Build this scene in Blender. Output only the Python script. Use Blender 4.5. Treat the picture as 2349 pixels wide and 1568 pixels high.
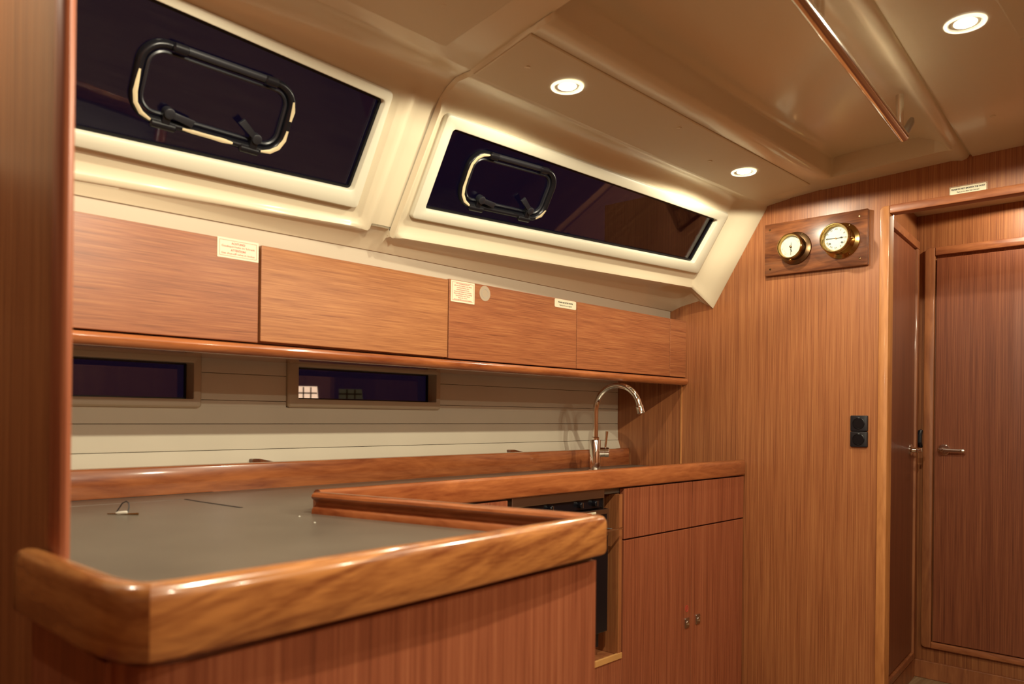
import bpy, bmesh, math, random
from mathutils import Vector, Matrix

for o in list(bpy.data.objects):
    bpy.data.objects.remove(o, do_unlink=True)
random.seed(7)
scn = bpy.context.scene
COL = scn.collection

# ------------------------------------------------------------------ camera
YAW, ROLL, FPX = math.radians(43.185), math.radians(0.6613), 1808.5
cam_d = bpy.data.cameras.new('camera')
cam = bpy.data.objects.new('camera', cam_d)
COL.objects.link(cam)
fwd = Vector((math.cos(YAW), math.sin(YAW), 0))
rt = fwd.cross(Vector((0, 0, 1))).normalized()
up = rt.cross(fwd)
c_, s_ = math.cos(ROLL), math.sin(ROLL)
r2 = rt * c_ + up * s_
u2 = up * c_ - rt * s_
mw = Matrix((r2, u2, -fwd)).transposed().to_4x4()
mw.translation = Vector((0, 0, 1.10))
cam.matrix_world = mw
cam_d.sensor_fit = 'HORIZONTAL'
cam_d.sensor_width = 36
cam_d.lens = FPX / 2349 * 36
cam_d.shift_y = (951.4 - 784) / 2349
cam_d.clip_start = 0.02
cam_d.dof.use_dof = True
cam_d.dof.focus_distance = 2.75
cam_d.dof.aperture_fstop = 4.5
scn.camera = cam

# ------------------------------------------------------------------ world, exposure
world = bpy.data.worlds.new('night')
scn.world = world
world.use_nodes = True
world.node_tree.nodes['Background'].inputs[0].default_value = (0.022, 0.015, 0.042, 1)
world.node_tree.nodes['Background'].inputs[1].default_value = 0.22
scn.view_settings.view_transform = 'Standard'
scn.view_settings.look = 'None'
scn.view_settings.gamma = 1
scn.view_settings.use_curve_mapping = False
scn.view_settings.exposure = 0.5
LAMP_W = 11.0                     # base power, scaled separately for each downlight
LAMP_COL = (1.0, 0.91, 0.68)

# ------------------------------------------------------------------ materials
def new_mat(name):
    m = bpy.data.materials.new(name)
    m.use_nodes = True
    nt = m.node_tree
    return m, nt, nt.nodes['Principled BSDF']

def plain(name, col, rough=0.5, metal=0.0, spec=None, var=0.0, bump=0.0, bscale=300, coat=0.0, trans=0.0, ior=None, emit=None, estr=0):
    m, nt, b = new_mat(name)
    b.inputs['Base Color'].default_value = (*col, 1)
    b.inputs['Roughness'].default_value = rough
    b.inputs['Metallic'].default_value = metal
    if spec is not None: b.inputs['Specular IOR Level'].default_value = spec
    if coat: b.inputs['Coat Weight'].default_value = coat; b.inputs['Coat Roughness'].default_value = 0.1
    if trans: b.inputs['Transmission Weight'].default_value = trans
    if ior: b.inputs['IOR'].default_value = ior
    if emit:
        b.inputs['Emission Color'].default_value = (*emit, 1)
        b.inputs['Emission Strength'].default_value = estr
    tc = nt.nodes.new('ShaderNodeTexCoord')
    if var:
        n = nt.nodes.new('ShaderNodeTexNoise'); n.inputs['Scale'].default_value = 6; n.inputs['Detail'].default_value = 4
        nt.links.new(tc.outputs['Object'], n.inputs['Vector'])
        r = nt.nodes.new('ShaderNodeValToRGB')
        r.color_ramp.elements[0].position = 0.3; r.color_ramp.elements[1].position = 0.7
        r.color_ramp.elements[0].color = (*[c * (1 - var) for c in col], 1)
        r.color_ramp.elements[1].color = (*[min(1, c * (1 + var)) for c in col], 1)
        nt.links.new(n.outputs['Fac'], r.inputs['Fac']); nt.links.new(r.outputs['Color'], b.inputs['Base Color'])
    if bump:
        n2 = nt.nodes.new('ShaderNodeTexNoise'); n2.inputs['Scale'].default_value = bscale; n2.inputs['Detail'].default_value = 2
        nt.links.new(tc.outputs['Object'], n2.inputs['Vector'])
        bp = nt.nodes.new('ShaderNodeBump'); bp.inputs['Strength'].default_value = bump; bp.inputs['Distance'].default_value = 0.001
        nt.links.new(n2.outputs['Fac'], bp.inputs['Height']); nt.links.new(bp.outputs['Normal'], b.inputs['Normal'])
    return m

def veneer(name, dark, mid, light, scale, rough=0.38, coat=0.15, big=(2.5, 2.5, 0.6), contrast=1.0):
    """straight grained veneer: noise stretched along the grain; scale = frequency per axis"""
    m, nt, b = new_mat(name)
    N, L = nt.nodes.new, nt.links.new
    tc = N('ShaderNodeTexCoord')
    def noise(sc, detail, rgh=0.6):
        mp = N('ShaderNodeMapping'); mp.inputs['Scale'].default_value = sc
        L(tc.outputs['Object'], mp.inputs['Vector'])
        n = N('ShaderNodeTexNoise'); n.inputs['Scale'].default_value = 1; n.inputs['Detail'].default_value = detail
        n.inputs['Roughness'].default_value = rgh
        L(mp.outputs['Vector'], n.inputs['Vector'])
        return n
    n1 = noise(scale, 5, 0.65)
    n2 = noise(tuple(s * 0.16 for s in scale), 3)
    n3 = noise(big, 2)
    mx = N('ShaderNodeMath'); mx.operation = 'MULTIPLY_ADD'; mx.inputs[1].default_value = 0.65
    L(n1.outputs['Fac'], mx.inputs[0])
    ml = N('ShaderNodeMath'); ml.operation = 'MULTIPLY'; ml.inputs[1].default_value = 0.20
    L(n2.outputs['Fac'], ml.inputs[0]); L(ml.outputs[0], mx.inputs[2])
    m3 = N('ShaderNodeMath'); m3.operation = 'MULTIPLY_ADD'; m3.inputs[1].default_value = 0.15
    L(n3.outputs['Fac'], m3.inputs[0]); L(mx.outputs[0], m3.inputs[2])
    r = N('ShaderNodeValToRGB')
    e = r.color_ramp.elements
    w = 0.13 / contrast
    e[0].position = 0.5 - w; e[0].color = (*dark, 1)
    e[1].position = 0.5 + w; e[1].color = (*light, 1)
    k = r.color_ramp.elements.new(0.5); k.color = (*mid, 1)
    L(m3.outputs[0], r.inputs['Fac']); L(r.outputs['Color'], b.inputs['Base Color'])
    bp = N('ShaderNodeBump'); bp.inputs['Strength'].default_value = 0.15; bp.inputs['Distance'].default_value = 0.0006
    L(n1.outputs['Fac'], bp.inputs['Height']); L(bp.outputs['Normal'], b.inputs['Normal'])
    b.inputs['Roughness'].default_value = rough
    b.inputs['Coat Weight'].default_value = coat
    b.inputs['Coat Roughness'].default_value = 0.22
    return m

def solid_wood(name, dark, light, sc, rough=0.25, coat=0.5, dist=1.2, rot=(0, 0, 0), edge=(0.34, 0.64)):
    m, nt, b = new_mat(name)
    N, L = nt.nodes.new, nt.links.new
    tc = N('ShaderNodeTexCoord'); mp = N('ShaderNodeMapping'); mp.inputs['Scale'].default_value = sc
    rt_ = N('ShaderNodeMapping'); rt_.inputs['Rotation'].default_value = rot
    L(tc.outputs['Object'], rt_.inputs['Vector']); L(rt_.outputs['Vector'], mp.inputs['Vector'])
    n = N('ShaderNodeTexNoise'); n.inputs['Scale'].default_value = 1; n.inputs['Detail'].default_value = 5
    n.inputs['Distortion'].default_value = dist; n.inputs['Roughness'].default_value = 0.55
    L(mp.outputs['Vector'], n.inputs['Vector'])
    mp2 = N('ShaderNodeMapping'); mp2.inputs['Scale'].default_value = tuple(s * 7 for s in sc)
    L(tc.outputs['Object'], mp2.inputs['Vector'])
    n2 = N('ShaderNodeTexNoise'); n2.inputs['Scale'].default_value = 1; n2.inputs['Detail'].default_value = 3
    L(mp2.outputs['Vector'], n2.inputs['Vector'])
    a = N('ShaderNodeMath'); a.operation = 'MULTIPLY_ADD'; a.inputs[1].default_value = 0.25
    s = N('ShaderNodeMath'); s.operation = 'MULTIPLY'; s.inputs[1].default_value = 0.75
    L(n.outputs['Fac'], s.inputs[0]); L(n2.outputs['Fac'], a.inputs[0]); L(s.outputs[0], a.inputs[2])
    r = N('ShaderNodeValToRGB')
    r.color_ramp.elements[0].position = edge[0]; r.color_ramp.elements[0].color = (*dark, 1)
    r.color_ramp.elements[1].position = edge[1]; r.color_ramp.elements[1].color = (*light, 1)
    L(a.outputs[0], r.inputs['Fac']); L(r.outputs['Color'], b.inputs['Base Color'])
    b.inputs['Roughness'].default_value = rough
    b.inputs['Coat Weight'].default_value = min(1, coat * 1.6); b.inputs['Coat Roughness'].default_value = 0.09
    return m

VD, VM, VL = (0.175, 0.052, 0.019), (0.315, 0.110, 0.039), (0.425, 0.175, 0.063)
M_VERT = veneer('veneer_vertical', VD, VM, VL, (420, 420, 3.5))
M_HORI = veneer('veneer_horizontal', VD, (0.33, 0.108, 0.040), VL, (7.0, 420, 420), big=(0.6, 2.5, 2.5))
M_HORI2 = veneer('veneer_horizontal_pale', (0.23, 0.075, 0.027), (0.39, 0.152, 0.054), (0.50, 0.225, 0.082), (7.0, 420, 420), big=(0.6, 2.5, 2.5))
M_DOOR = veneer('veneer_door', (0.13, 0.035, 0.016), (0.245, 0.072, 0.031), (0.35, 0.12, 0.05), (380, 380, 3.0))
M_FRONT = veneer('veneer_front', (0.19, 0.050, 0.022), (0.31, 0.090, 0.040), (0.42, 0.145, 0.066), (240, 240, 3.0))
M_RAIL = solid_wood('mahogany_rail', (0.22, 0.052, 0.016), (0.47, 0.155, 0.048), (3.0, 22, 22))
M_RAILY = solid_wood('mahogany_rail_across', (0.20, 0.048, 0.016), (0.42, 0.135, 0.045), (22, 3.0, 22))
M_ISL = solid_wood('mahogany_island_rail', (0.21, 0.060, 0.018), (0.53, 0.215, 0.062), (5, 20, 44), dist=0.9, rot=(0, 0.16, 0), edge=(0.36, 0.60))
M_ISLC = solid_wood('mahogany_island_corner', (0.24, 0.070, 0.020), (0.46, 0.185, 0.055), (20, 5, 40), dist=0.9, edge=(0.36, 0.60))
M_TRIM = solid_wood('light_trim_wood', (0.36, 0.13, 0.035), (0.56, 0.24, 0.075), (20, 20, 2.5), rough=0.5, coat=0.05)
M_FRAME = solid_wood('door_frame_wood', (0.24, 0.075, 0.027), (0.40, 0.145, 0.05), (20, 20, 3), rough=0.5, coat=0.06)
M_FRAMEH = solid_wood('door_header_wood', (0.24, 0.068, 0.024), (0.44, 0.155, 0.055), (20, 4, 20), rough=0.42, coat=0.12)
M_BOARD = solid_wood('walnut_board', (0.075, 0.021, 0.011), (0.26, 0.088, 0.030), (20, 3.5, 22), rough=0.3, coat=0.3, dist=2.0)
M_LIP = plain('pale_ply_edge', (0.62, 0.33, 0.11), 0.4, var=0.15)
M_LINER = plain('cream_moulded_liner', (0.67, 0.585, 0.425), 0.30, coat=0.3, bump=0.05, bscale=500)
M_PANEL = plain('cream_ceiling_panel', (0.62, 0.54, 0.39), 0.5, bump=0.12, bscale=700)
M_WFRAME = plain('white_window_frame', (0.63, 0.60, 0.48), 0.4)
M_RING = plain('lamp_rim_painted_glow', (0.9, 0.88, 0.75), 0.4, emit=(1.0, 0.93, 0.68), estr=0.9)  # plastic rim; the bulb's light on it is painted as emission
M_HULL = plain('white_hull_lining', (0.66, 0.60, 0.47), 0.6, var=0.03)
M_STRIP = plain('pale_vinyl_strip', (0.55, 0.47, 0.36), 0.6)
M_HFRAME = plain('beige_portlight_surround', (0.52, 0.42, 0.29), 0.5)
M_TOP = plain('grey_laminate_worktop', (0.150, 0.127, 0.100), 0.32, var=0.12, bump=0.1, bscale=900)
M_SEAM = plain('dark_seam', (0.015, 0.013, 0.016), 0.6)
M_CHROME = plain('chrome', (0.78, 0.74, 0.68), 0.09, 1.0)
M_STEEL = plain('brushed_steel', (0.42, 0.38, 0.33), 0.32, 1.0)
M_BRASS = plain('polished_brass', (0.50, 0.33, 0.12), 0.16, 1.0)
M_DBRASS = plain('aged_brass', (0.20, 0.12, 0.06), 0.26, 1.0)
M_BLACK = plain('black_plastic', (0.010, 0.011, 0.015), 0.35)
M_RUBBER = plain('black_rubber', (0.005, 0.005, 0.007), 0.30, spec=0.3)
M_PATCH = plain('worn_seal_painted_sheen', (0.50, 0.41, 0.25), 0.7, var=0.35)
M_DIAL = plain('white_dial', (0.58, 0.60, 0.50), 0.35)
M_INK = plain('black_ink', (0.02, 0.02, 0.02), 0.6)
M_REDINK = plain('red_ink', (0.55, 0.06, 0.05), 0.6)
M_GREYINK = plain('grey_ink', (0.35, 0.33, 0.30), 0.6)
M_PAPER = plain('white_label', (0.80, 0.74, 0.55), 0.4)
M_OVEN = plain('black_enamel', (0.006, 0.006, 0.009), 0.2)
M_FLOOR = veneer('cabin_sole', (0.20, 0.12, 0.06), (0.32, 0.21, 0.11), (0.40, 0.28, 0.16), (3, 80, 80))
M_DARK = plain('dark_brown', (0.02, 0.008, 0.006), 0.8)  # dark brown for the niche back and the far glazing bars
M_RED = plain('red_sticker', (0.75, 0.05, 0.05), 0.5)
M_TAG = plain('white_cord_tag', (0.8, 0.78, 0.68), 0.5)
M_CREAMR = plain('reflector_white', (0.75, 0.72, 0.58), 0.5)
M_GLOW = plain('lamp_glass', (1, 1, 1), 0.4, emit=(1.0, 0.95, 0.75), estr=16)

def tinted(name, tint, rough=0.02):
    m, nt, b = new_mat(name)
    b.inputs['Base Color'].default_value = (*tint, 1)
    b.inputs['Roughness'].default_value = rough
    b.inputs['Transmission Weight'].default_value = 1
    b.inputs['IOR'].default_value = 1.45
    return m
M_GLASS = tinted('smoked_acrylic', (0.60, 0.54, 0.70))
M_CLEAR = tinted('clear_glass', (0.95, 0.95, 0.95), 0.0)
M_CLEAR.node_tree.nodes['Principled BSDF'].inputs['IOR'].default_value = 1.2
def film(name, col, alpha):
    m, nt, b = new_mat(name)
    b.inputs['Base Color'].default_value = (*col, 1); b.inputs['Alpha'].default_value = alpha
    b.inputs['Roughness'].default_value = 0.4
    return m
M_FILM = film('translucent_sticker', (0.62, 0.50, 0.36), 0.6)

# ------------------------------------------------------------------ mesh helpers (world coordinates)
def link(name, bm, mat, parent=None, smooth=False, angle=35, kind=None, label=None):
    me = bpy.data.meshes.new(name)
    bmesh.ops.recalc_face_normals(bm, faces=bm.faces)
    if parent is not None:
        bmesh.ops.translate(bm, verts=bm.verts, vec=-parent.matrix_world.translation)
    bm.to_mesh(me); bm.free()
    me.materials.append(mat)
    if smooth:
        for p in me.polygons: p.use_smooth = True
        me.set_sharp_from_angle(angle=math.radians(angle))
    o = bpy.data.objects.new(name, me)
    COL.objects.link(o)
    if parent is not None: o.parent = parent
    if kind: o['kind'] = kind
    if label: o['label'] = label
    return o

def empty(name, loc, label=None, cat=None, group=None, kind=None):
    o = bpy.data.objects.new(name, None)
    o.empty_display_size = 0.05
    o.location = loc
    COL.objects.link(o)
    o.matrix_world = Matrix.Translation(Vector(loc))
    tag(o, label, cat, group, kind)
    return o

def tag(o, label=None, cat=None, group=None, kind=None):
    if label: o['label'] = label
    if cat: o['category'] = cat
    if group: o['group'] = group
    if kind: o['kind'] = kind
    return o

def sub(name, bm, mat, part, **kw):
    """a mesh parented to a part or a thing whose origin is its own world position"""
    return link(name, bm, mat, part, **kw)

def link_sub(name, bm, mat, part, root, **kw):
    """sub-part: part is a mesh child of root (identity local transform)"""
    o = link(name, bm, mat, root, **kw)
    o.parent = part
    return o

def box(bm, x0, x1, y0, y1, z0, z1, bev=0.0, seg=2):
    vs = [bm.verts.new((x, y, z)) for x in (x0, x1) for y in (y0, y1) for z in (z0, z1)]
    f = [(0, 1, 3, 2), (4, 6, 7, 5), (0, 4, 5, 1), (2, 3, 7, 6), (0, 2, 6, 4), (1, 5, 7, 3)]
    fs = [bm.faces.new([vs[i] for i in q]) for q in f]
    if bev:
        es = list({e for q in fs for e in q.edges})
        bmesh.ops.bevel(bm, geom=es, offset=bev, segments=seg, profile=0.5, affect='EDGES')
    return bm

def B(x0, x1, y0, y1, z0, z1, bev=0.0, seg=2):
    return box(bmesh.new(), min(x0, x1), max(x0, x1), min(y0, y1), max(y0, y1), min(z0, z1), max(z0, z1), bev, seg)

def loft(bm, rings, closed_ring=False, cap=False, skip=None):
    R = [[bm.verts.new(p) for p in r] for r in rings]
    n = len(R[0])
    for i in range(len(R) - 1):
        for j in range(n if closed_ring else n - 1):
            if skip and skip(i, j): continue
            k = (j + 1) % n
            bm.faces.new((R[i][j], R[i][k], R[i + 1][k], R[i + 1][j]))
    if cap:
        bm.faces.new(R[0]); bm.faces.new(R[-1][::-1])
    return bm

def tube(bm, path, rad, seg=12, cap=True):
    path = [Vector(p) for p in path]
    rads = rad if isinstance(rad, (list, tuple)) else [rad] * len(path)
    t0 = (path[1] - path[0]).normalized()
    a = t0.orthogonal().normalized()
    rings = []
    for i, p in enumerate(path):
        t = (path[min(i + 1, len(path) - 1)] - path[max(i - 1, 0)]).normalized()
        a = (a - t * a.dot(t)).normalized()
        b = t.cross(a)
        rings.append([p + (a * math.cos(2 * math.pi * k / seg) + b * math.sin(2 * math.pi * k / seg)) * rads[i] for k in range(seg)])
    return loft(bm, rings, True, cap)

def lathe(bm, c, axis, prof, seg=40):
    """prof: (distance along axis, radius)"""
    c = Vector(c); ax = Vector(axis).normalized()
    a = ax.orthogonal().normalized(); b = ax.cross(a)
    rings = []
    for d, r in prof:
        rings.append([c + ax * d + (a * math.cos(2 * math.pi * k / seg) + b * math.sin(2 * math.pi * k / seg)) * max(r, 1e-5) for k in range(seg)])
    loft(bm, rings, True, False)
    bm.faces.new(bm.verts[-seg:]) if False else None
    return bm

def disc(bm, c, axis, r, seg=40):
    c = Vector(c); ax = Vector(axis).normalized()
    a = ax.orthogonal().normalized(); b = ax.cross(a)
    bm.faces.new([bm.verts.new(c + (a * math.cos(2 * math.pi * k / seg) + b * math.sin(2 * math.pi * k / seg)) * r) for k in range(seg)])
    return bm

def rpoly(pts, r, n=6):
    """round the corners of a 2-D polygon"""
    out = []
    m = len(pts)
    for i in range(m):
        p = Vector(pts[i]); a = (Vector(pts[i - 1]) - p); b = (Vector(pts[(i + 1) % m]) - p)
        rr = r[i] if isinstance(r, (list, tuple)) else r
        la, lb = a.length, b.length
        a.normalize(); b.normalize()
        ang = a.angle(b)
        d = min(rr / math.tan(ang / 2), la * 0.49, lb * 0.49)
        rad = d * math.tan(ang / 2)
        cen = p + (a + b).normalized() * (rad / math.sin(ang / 2))
        s = p + a * d - cen; e = p + b * d - cen
        sweep = s.angle_signed(e) if hasattr(s, 'angle_signed') else 0
        for k in range(n + 1):
            t = k / n
            q = Matrix.Rotation(-sweep * t, 2) @ s
            out.append(cen + q)
    return out

def prism(bm, poly, f3, h0, h1, bev=0.0):
    """solid from a 2-D polygon; f3(u, v, h) gives the 3-D point"""
    rings = []
    if bev:
        cx = sum(p[0] for p in poly) / len(poly); cy = sum(p[1] for p in poly) / len(poly)
        xs = [p[0] for p in poly]; ys = [p[1] for p in poly]
        sx = 1 - 2 * bev / max(1e-6, max(xs) - min(xs)); sy = 1 - 2 * bev / max(1e-6, max(ys) - min(ys))
        ins = [(cx + (p[0] - cx) * sx, cy + (p[1] - cy) * sy) for p in poly]
        sg = 1 if h1 > h0 else -1
        rings = [[f3(*p, h0) for p in poly], [f3(*p, h1 - sg * bev) for p in poly], [f3(*p, h1 - sg * bev * 0.3) for p in [((a[0] * .3 + b[0] * .7), (a[1] * .3 + b[1] * .7)) for a, b in zip(ins, poly)]], [f3(*p, h1) for p in ins]]
    else:
        rings = [[f3(*p, h0) for p in poly], [f3(*p, h1) for p in poly]]
    return loft(bm, rings, True, True)

def ring(bm, sections, f3):
    """closed ring of a frame: sections = list of (poly, h), closes on itself"""
    rings = [[f3(p[0], p[1], h) for p in poly] for poly, h in sections]
    rings.append(rings[0])
    R = [[bm.verts.new(p) for p in r] for r in rings[:-1]]
    R.append(R[0]); n = len(R[0])
    for i in range(len(R) - 1):
        for j in range(n):
            k = (j + 1) % n
            bm.faces.new((R[i][j], R[i][k], R[i + 1][k], R[i + 1][j]))
    return bm

def grow(poly, d):
    """offset a convex polygon outwards by d"""
    n = len(poly); out = []
    area = sum(poly[i][0] * poly[(i + 1) % n][1] - poly[(i + 1) % n][0] * poly[i][1] for i in range(n))
    sg = 1 if area > 0 else -1
    for i in range(n):
        p = Vector(poly[i][:2]); a = Vector(poly[i - 1][:2]); b = Vector(poly[(i + 1) % n][:2])
        t1 = (p - a); t2 = (b - p)
        if t1.length < 1e-9: t1 = t2
        if t2.length < 1e-9: t2 = t1
        t = (t1.normalized() + t2.normalized()).normalized()
        nrm = Vector((t.y, -t.x)) * sg
        c = max(0.5, nrm.dot(Vector((t1.normalized().y, -t1.normalized().x)) * sg))
        out.append(p + nrm * (d / c))
    return out

def text_bm(body, size, origin, right, upv, align='CENTER', extrude=0.0001, bold=0.0, shear=0.0, width=None):
    cu = bpy.data.curves.new('lettering', 'FONT')
    cu.body = body; cu.size = size; cu.align_x = align; cu.align_y = 'CENTER'
    cu.extrude = extrude; cu.offset = bold; cu.shear = shear; cu.resolution_u = 3
    cu.space_line = 1.0
    o = bpy.data.objects.new('lettering', cu); COL.objects.link(o)
    dg = bpy.context.evaluated_depsgraph_get()
    me = bpy.data.meshes.new_from_object(o.evaluated_get(dg))
    bm = bmesh.new(); bm.from_mesh(me)
    bpy.data.objects.remove(o, do_unlink=True); bpy.data.meshes.remove(me); bpy.data.curves.remove(cu)
    right = Vector(right); upv = Vector(upv); nrm = right.cross(upv)
    k = 1.0
    if width:
        xs = [v.co.x for v in bm.verts]
        w = max(xs) - min(xs)
        k = width / w if w > 0 else 1
    for v in bm.verts:
        v.co = Vector(origin) + right * v.co.x * k + upv * v.co.y + nrm * v.co.z
    return bm

def join(bms):
    out = bmesh.new()
    for b in bms:
        me = bpy.data.meshes.new('t'); b.to_mesh(me); b.free(); out.from_mesh(me); bpy.data.meshes.remove(me)
    return out

XB = 2.66       # the bulkhead
TOPZ = 0.905    # worktop surface

# =================================================================== ROOM SHELL
link('floor', B(-1.7, 4.2, -1.6, 1.3, -0.04, 0.0), M_FLOOR, kind='structure')

# bulkhead with the passage opening
bm = B(XB, XB + 0.03, 0.862, 1.98, 0.0, 1.98)
box(bm, XB, XB + 0.03, -1.6, 0.862, 1.775, 1.98)
box(bm, XB, XB + 0.03, -1.6, -0.10, 0.0, 1.775)
link('wall_right', bm, M_VERT, kind='structure')
# closing walls of the cabin behind the photographer
link('wall_front', B(-1.7, XB, -1.63, -1.6, 0, 1.98), M_VERT, kind='structure')
link('wall_aft', B(-1.73, -1.7, -1.6, 2.0, 0, 1.98), M_VERT, kind='structure')
link('wall_aft_side', B(-1.7, 0.279, 1.97, 2.0, 0, 1.98), M_VERT, kind='structure')
# partition at the left with its rounded nose
bm = B(0.280, 0.300, 0.950, 1.97, 0.0, 1.96)
nose = [(0.29 + 0.010 * math.cos(a), 0.950 + 0.020 * math.sin(a)) for a in [math.pi + k * math.pi / 10 for k in range(11)]]
nb = bmesh.new()
loft(nb, [[Vector((x, y, z)) for x, y in nose] + [Vector((0.3, 0.951, z)), Vector((0.28, 0.951, z))] for z in (0.0, 1.96)], True, True)
wl = link('wall_left', bm, M_VERT, kind='structure')
link('edge_trim', nb, M_FRONT, wl, smooth=True)

# light post and header round the passage opening
poly = rpoly([(0.862, -0.02), (0.862 + 0.018, -0.02), (0.862 + 0.018, 1.782), (0.850, 1.782)][:4], [0.001, 0.001, 0.012, 0.001])
def fx(x0):
    return lambda u, v, h: Vector((x0 - h, u, v))
bm = bmesh.new()
prism(bm, rpoly([(0.848, 0.0), (0.878, 0.0), (0.878, 1.782), (0.848, 1.782)], [0.001, 0.001, 0.016, 0.001]), fx(XB), -0.034, 0.009, bev=0.003)
link('trim_1', bm, M_TRIM, kind='structure', smooth=True)
link('trim_2', B(XB - 0.009, XB + 0.034, -0.10, 0.8475, 1.757, 1.783, 0.003), M_FRAMEH, kind='structure', smooth=True)
link('trim_3', B(XB - 0.004, XB + 0.001, 1.598, 1.605, 0.92, 1.235, 0.001), M_TRIM, kind='structure')

# --------------------------------------------------------------- passage beyond the bulkhead
XD = 3.67
def sideY(x): return 1.06 - 0.1 * (XD - x)
bm = bmesh.new()
loft(bm, [[Vector((x, sideY(x) + d, z)) for x, d, z in ((XB + 0.031, 0, zz), (XD, 0, zz), (XD, 0.03, zz), (XB + 0.031, 0.03, zz))] for zz in (0, 1.99)], True, True)
link('wall_passage_side', bm, M_VERT, kind='structure')
link('wall_passage_end', B(XD, XD + 0.03, -0.4, 1.10, 0, 1.99), M_VERT, kind='structure')
link('wall_passage_right', B(XB + 0.031, XD, -0.42, -0.40, 0, 1.99), M_VERT, kind='structure')
bm = B(XB + 0.031, XD, -0.4, 1.08, 1.975, 2.0)
box(bm, XB + 0.031, 3.12, -0.4, 1.0, 1.952, 1.975)
pc = link('ceiling_passage', bm, M_LINER, kind='structure')
bm = bmesh.new()
A = [(3.50, 1.035), (3.50, -0.30), (3.20, -0.30), (3.20, 0.985)]
ring(bm, [(grow(A, 0.03), 0), (grow(A, 0.03), 0.012), (grow(A, 0.022), 0.016), (A, 0.012), (A, 0)], lambda u, v, h: Vector((u, v, 1.975 - h)))
link('hatch_frame', bm, M_WFRAME, pc, smooth=True)
link('baseboard_end', B(XD - 0.012, XD, -0.39, 1.05, 0.0, 0.075, 0.003), M_FRAME, kind='structure')
bm = bmesh.new()
loft(bm, [[Vector((x, sideY(x) + d, z)) for x, d, z in ((2.7, -0.012, zz), (XD - 0.013, -0.012, zz), (XD - 0.013, -0.0005, zz), (2.7, -0.0005, zz))] for zz in (0, 0.075)], True, True)
link('baseboard_side', bm, M_FRAME, kind='structure')

# door_1: the end door with raised frame
d1 = empty('door_1', (XD, 0.70, 0.13), kind='structure')
Y0, Y1, Z0, Z1 = 0.375, 1.022, 0.135, 1.829
def stile(nm, y0, y1, z0, z1, rr, mat):
    bm = bmesh.new()
    prism(bm, rpoly([(y0, z0), (y1, z0), (y1, z1), (y0, z1)], rr), fx(XD), 0.0, 0.022, bev=0.004)
    return link(nm, bm, mat, d1, smooth=True)
stile('frame_stile', 0.983, Y1, Z0, Z1, [0.001, 0.016, 0.018, 0.001], M_FRAME)
stile('frame_stile', Y0, Y0 + 0.039, Z0, Z1, [0.016, 0.001, 0.001, 0.018], M_FRAME)
stile('frame_rail', Y0 + 0.0395, 0.9825, Z1 - 0.034, Z1, 0.001, M_FRAMEH)
stile('frame_rail', Y0 + 0.0395, 0.9825, Z0, Z0 + 0.026, 0.001, M_FRAMEH)
lf = link('door_leaf', B(XD - 0.016, XD - 0.001, Y0 + 0.043, 0.977, Z0 + 0.030, Z1 - 0.047, 0.002), M_DOOR, d1)
def lever(root, part, c, n, along, ln, nm='lever_handle'):
    """round rosette, neck and a flat lever; n = out of the door, along = lever direction"""
    c = Vector(c); n = Vector(n).normalized(); al = Vector(along).normalized(); upz = Vector((0, 0, 1))
    b1 = bmesh.new()
    lathe(b1, c, n, [(0, 0.024), (0.004, 0.024), (0.008, 0.021), (0.009, 0.012), (0.009, 0.0)], 32)
    lathe(b1, c, n, [(0.008, 0.012), (0.014, 0.0105), (0.040, 0.0095), (0.046, 0.008), (0.047, 0)], 24)
    h = link_sub(nm, b1, M_CHROME, part, root, smooth=True)
    b2 = bmesh.new()
    rings = []
    for t, hz, hd in ((-0.008, 0.004, 0.003), (0.0, 0.0085, 0.005), (0.02, 0.0075, 0.0045), (ln * 0.75, 0.0065, 0.004), (ln * 0.95, 0.0085, 0.005), (ln, 0.003, 0.003)):
        p = c + n * 0.040 + al * t
        rings.append([p + upz * hz * math.sin(a) + n * hd * math.cos(a) for a in [k * math.pi / 6 for k in range(12)]])
    loft(b2, rings, True, True)
    h2 = link_sub('lever', b2, M_CHROME, part, root, smooth=True)
    return h, h2
lever(d1, lf, (XD - 0.016, 0.942, 0.975), (-1, 0, 0), (0, -1, 0), 0.088)

# door_2: the side door, seen at a grazing angle
d2 = empty('door_2', (3.4, sideY(3.4), 0.1), kind='structure')
sd = Vector((1, 0.1, 0)).normalized(); sn = Vector((0.1, -1, 0)).normalized()
def fside(u, v, h):    # u = x position on the wall
    return Vector((u, sideY(u), v)) + sn * h
def side_piece(nm, u0, u1, z0, z1, h, mat, rr=0.001):
    bm = bmesh.new(); prism(bm, rpoly([(u0, z0), (u1, z0), (u1, z1), (u0, z1)], rr), fside, 0.0, h, bev=0.003)
    return link(nm, bm, mat, d2, smooth=True)
sl = side_piece('door_leaf', 2.90, 3.585, 0.125, 1.815, 0.012, M_DOOR)
side_piece('frame_rail', 2.86, 3.625, 1.822, 1.855, 0.020, M_FRAMEH)
side_piece('frame_stile', 3.592, 3.625, 0.09, 1.8215, 0.020, M_FRAME)
side_piece('frame_stile', 2.86, 2.893, 0.09, 1.8215, 0.020, M_FRAME)
side_piece('frame_rail', 2.8935, 3.5915, 0.09, 0.118, 0.020, M_FRAMEH)
lever(d2, sl, fside(3.515, 0.975, 0.012), sn, -sd, 0.085)
bm = bmesh.new()
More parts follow.
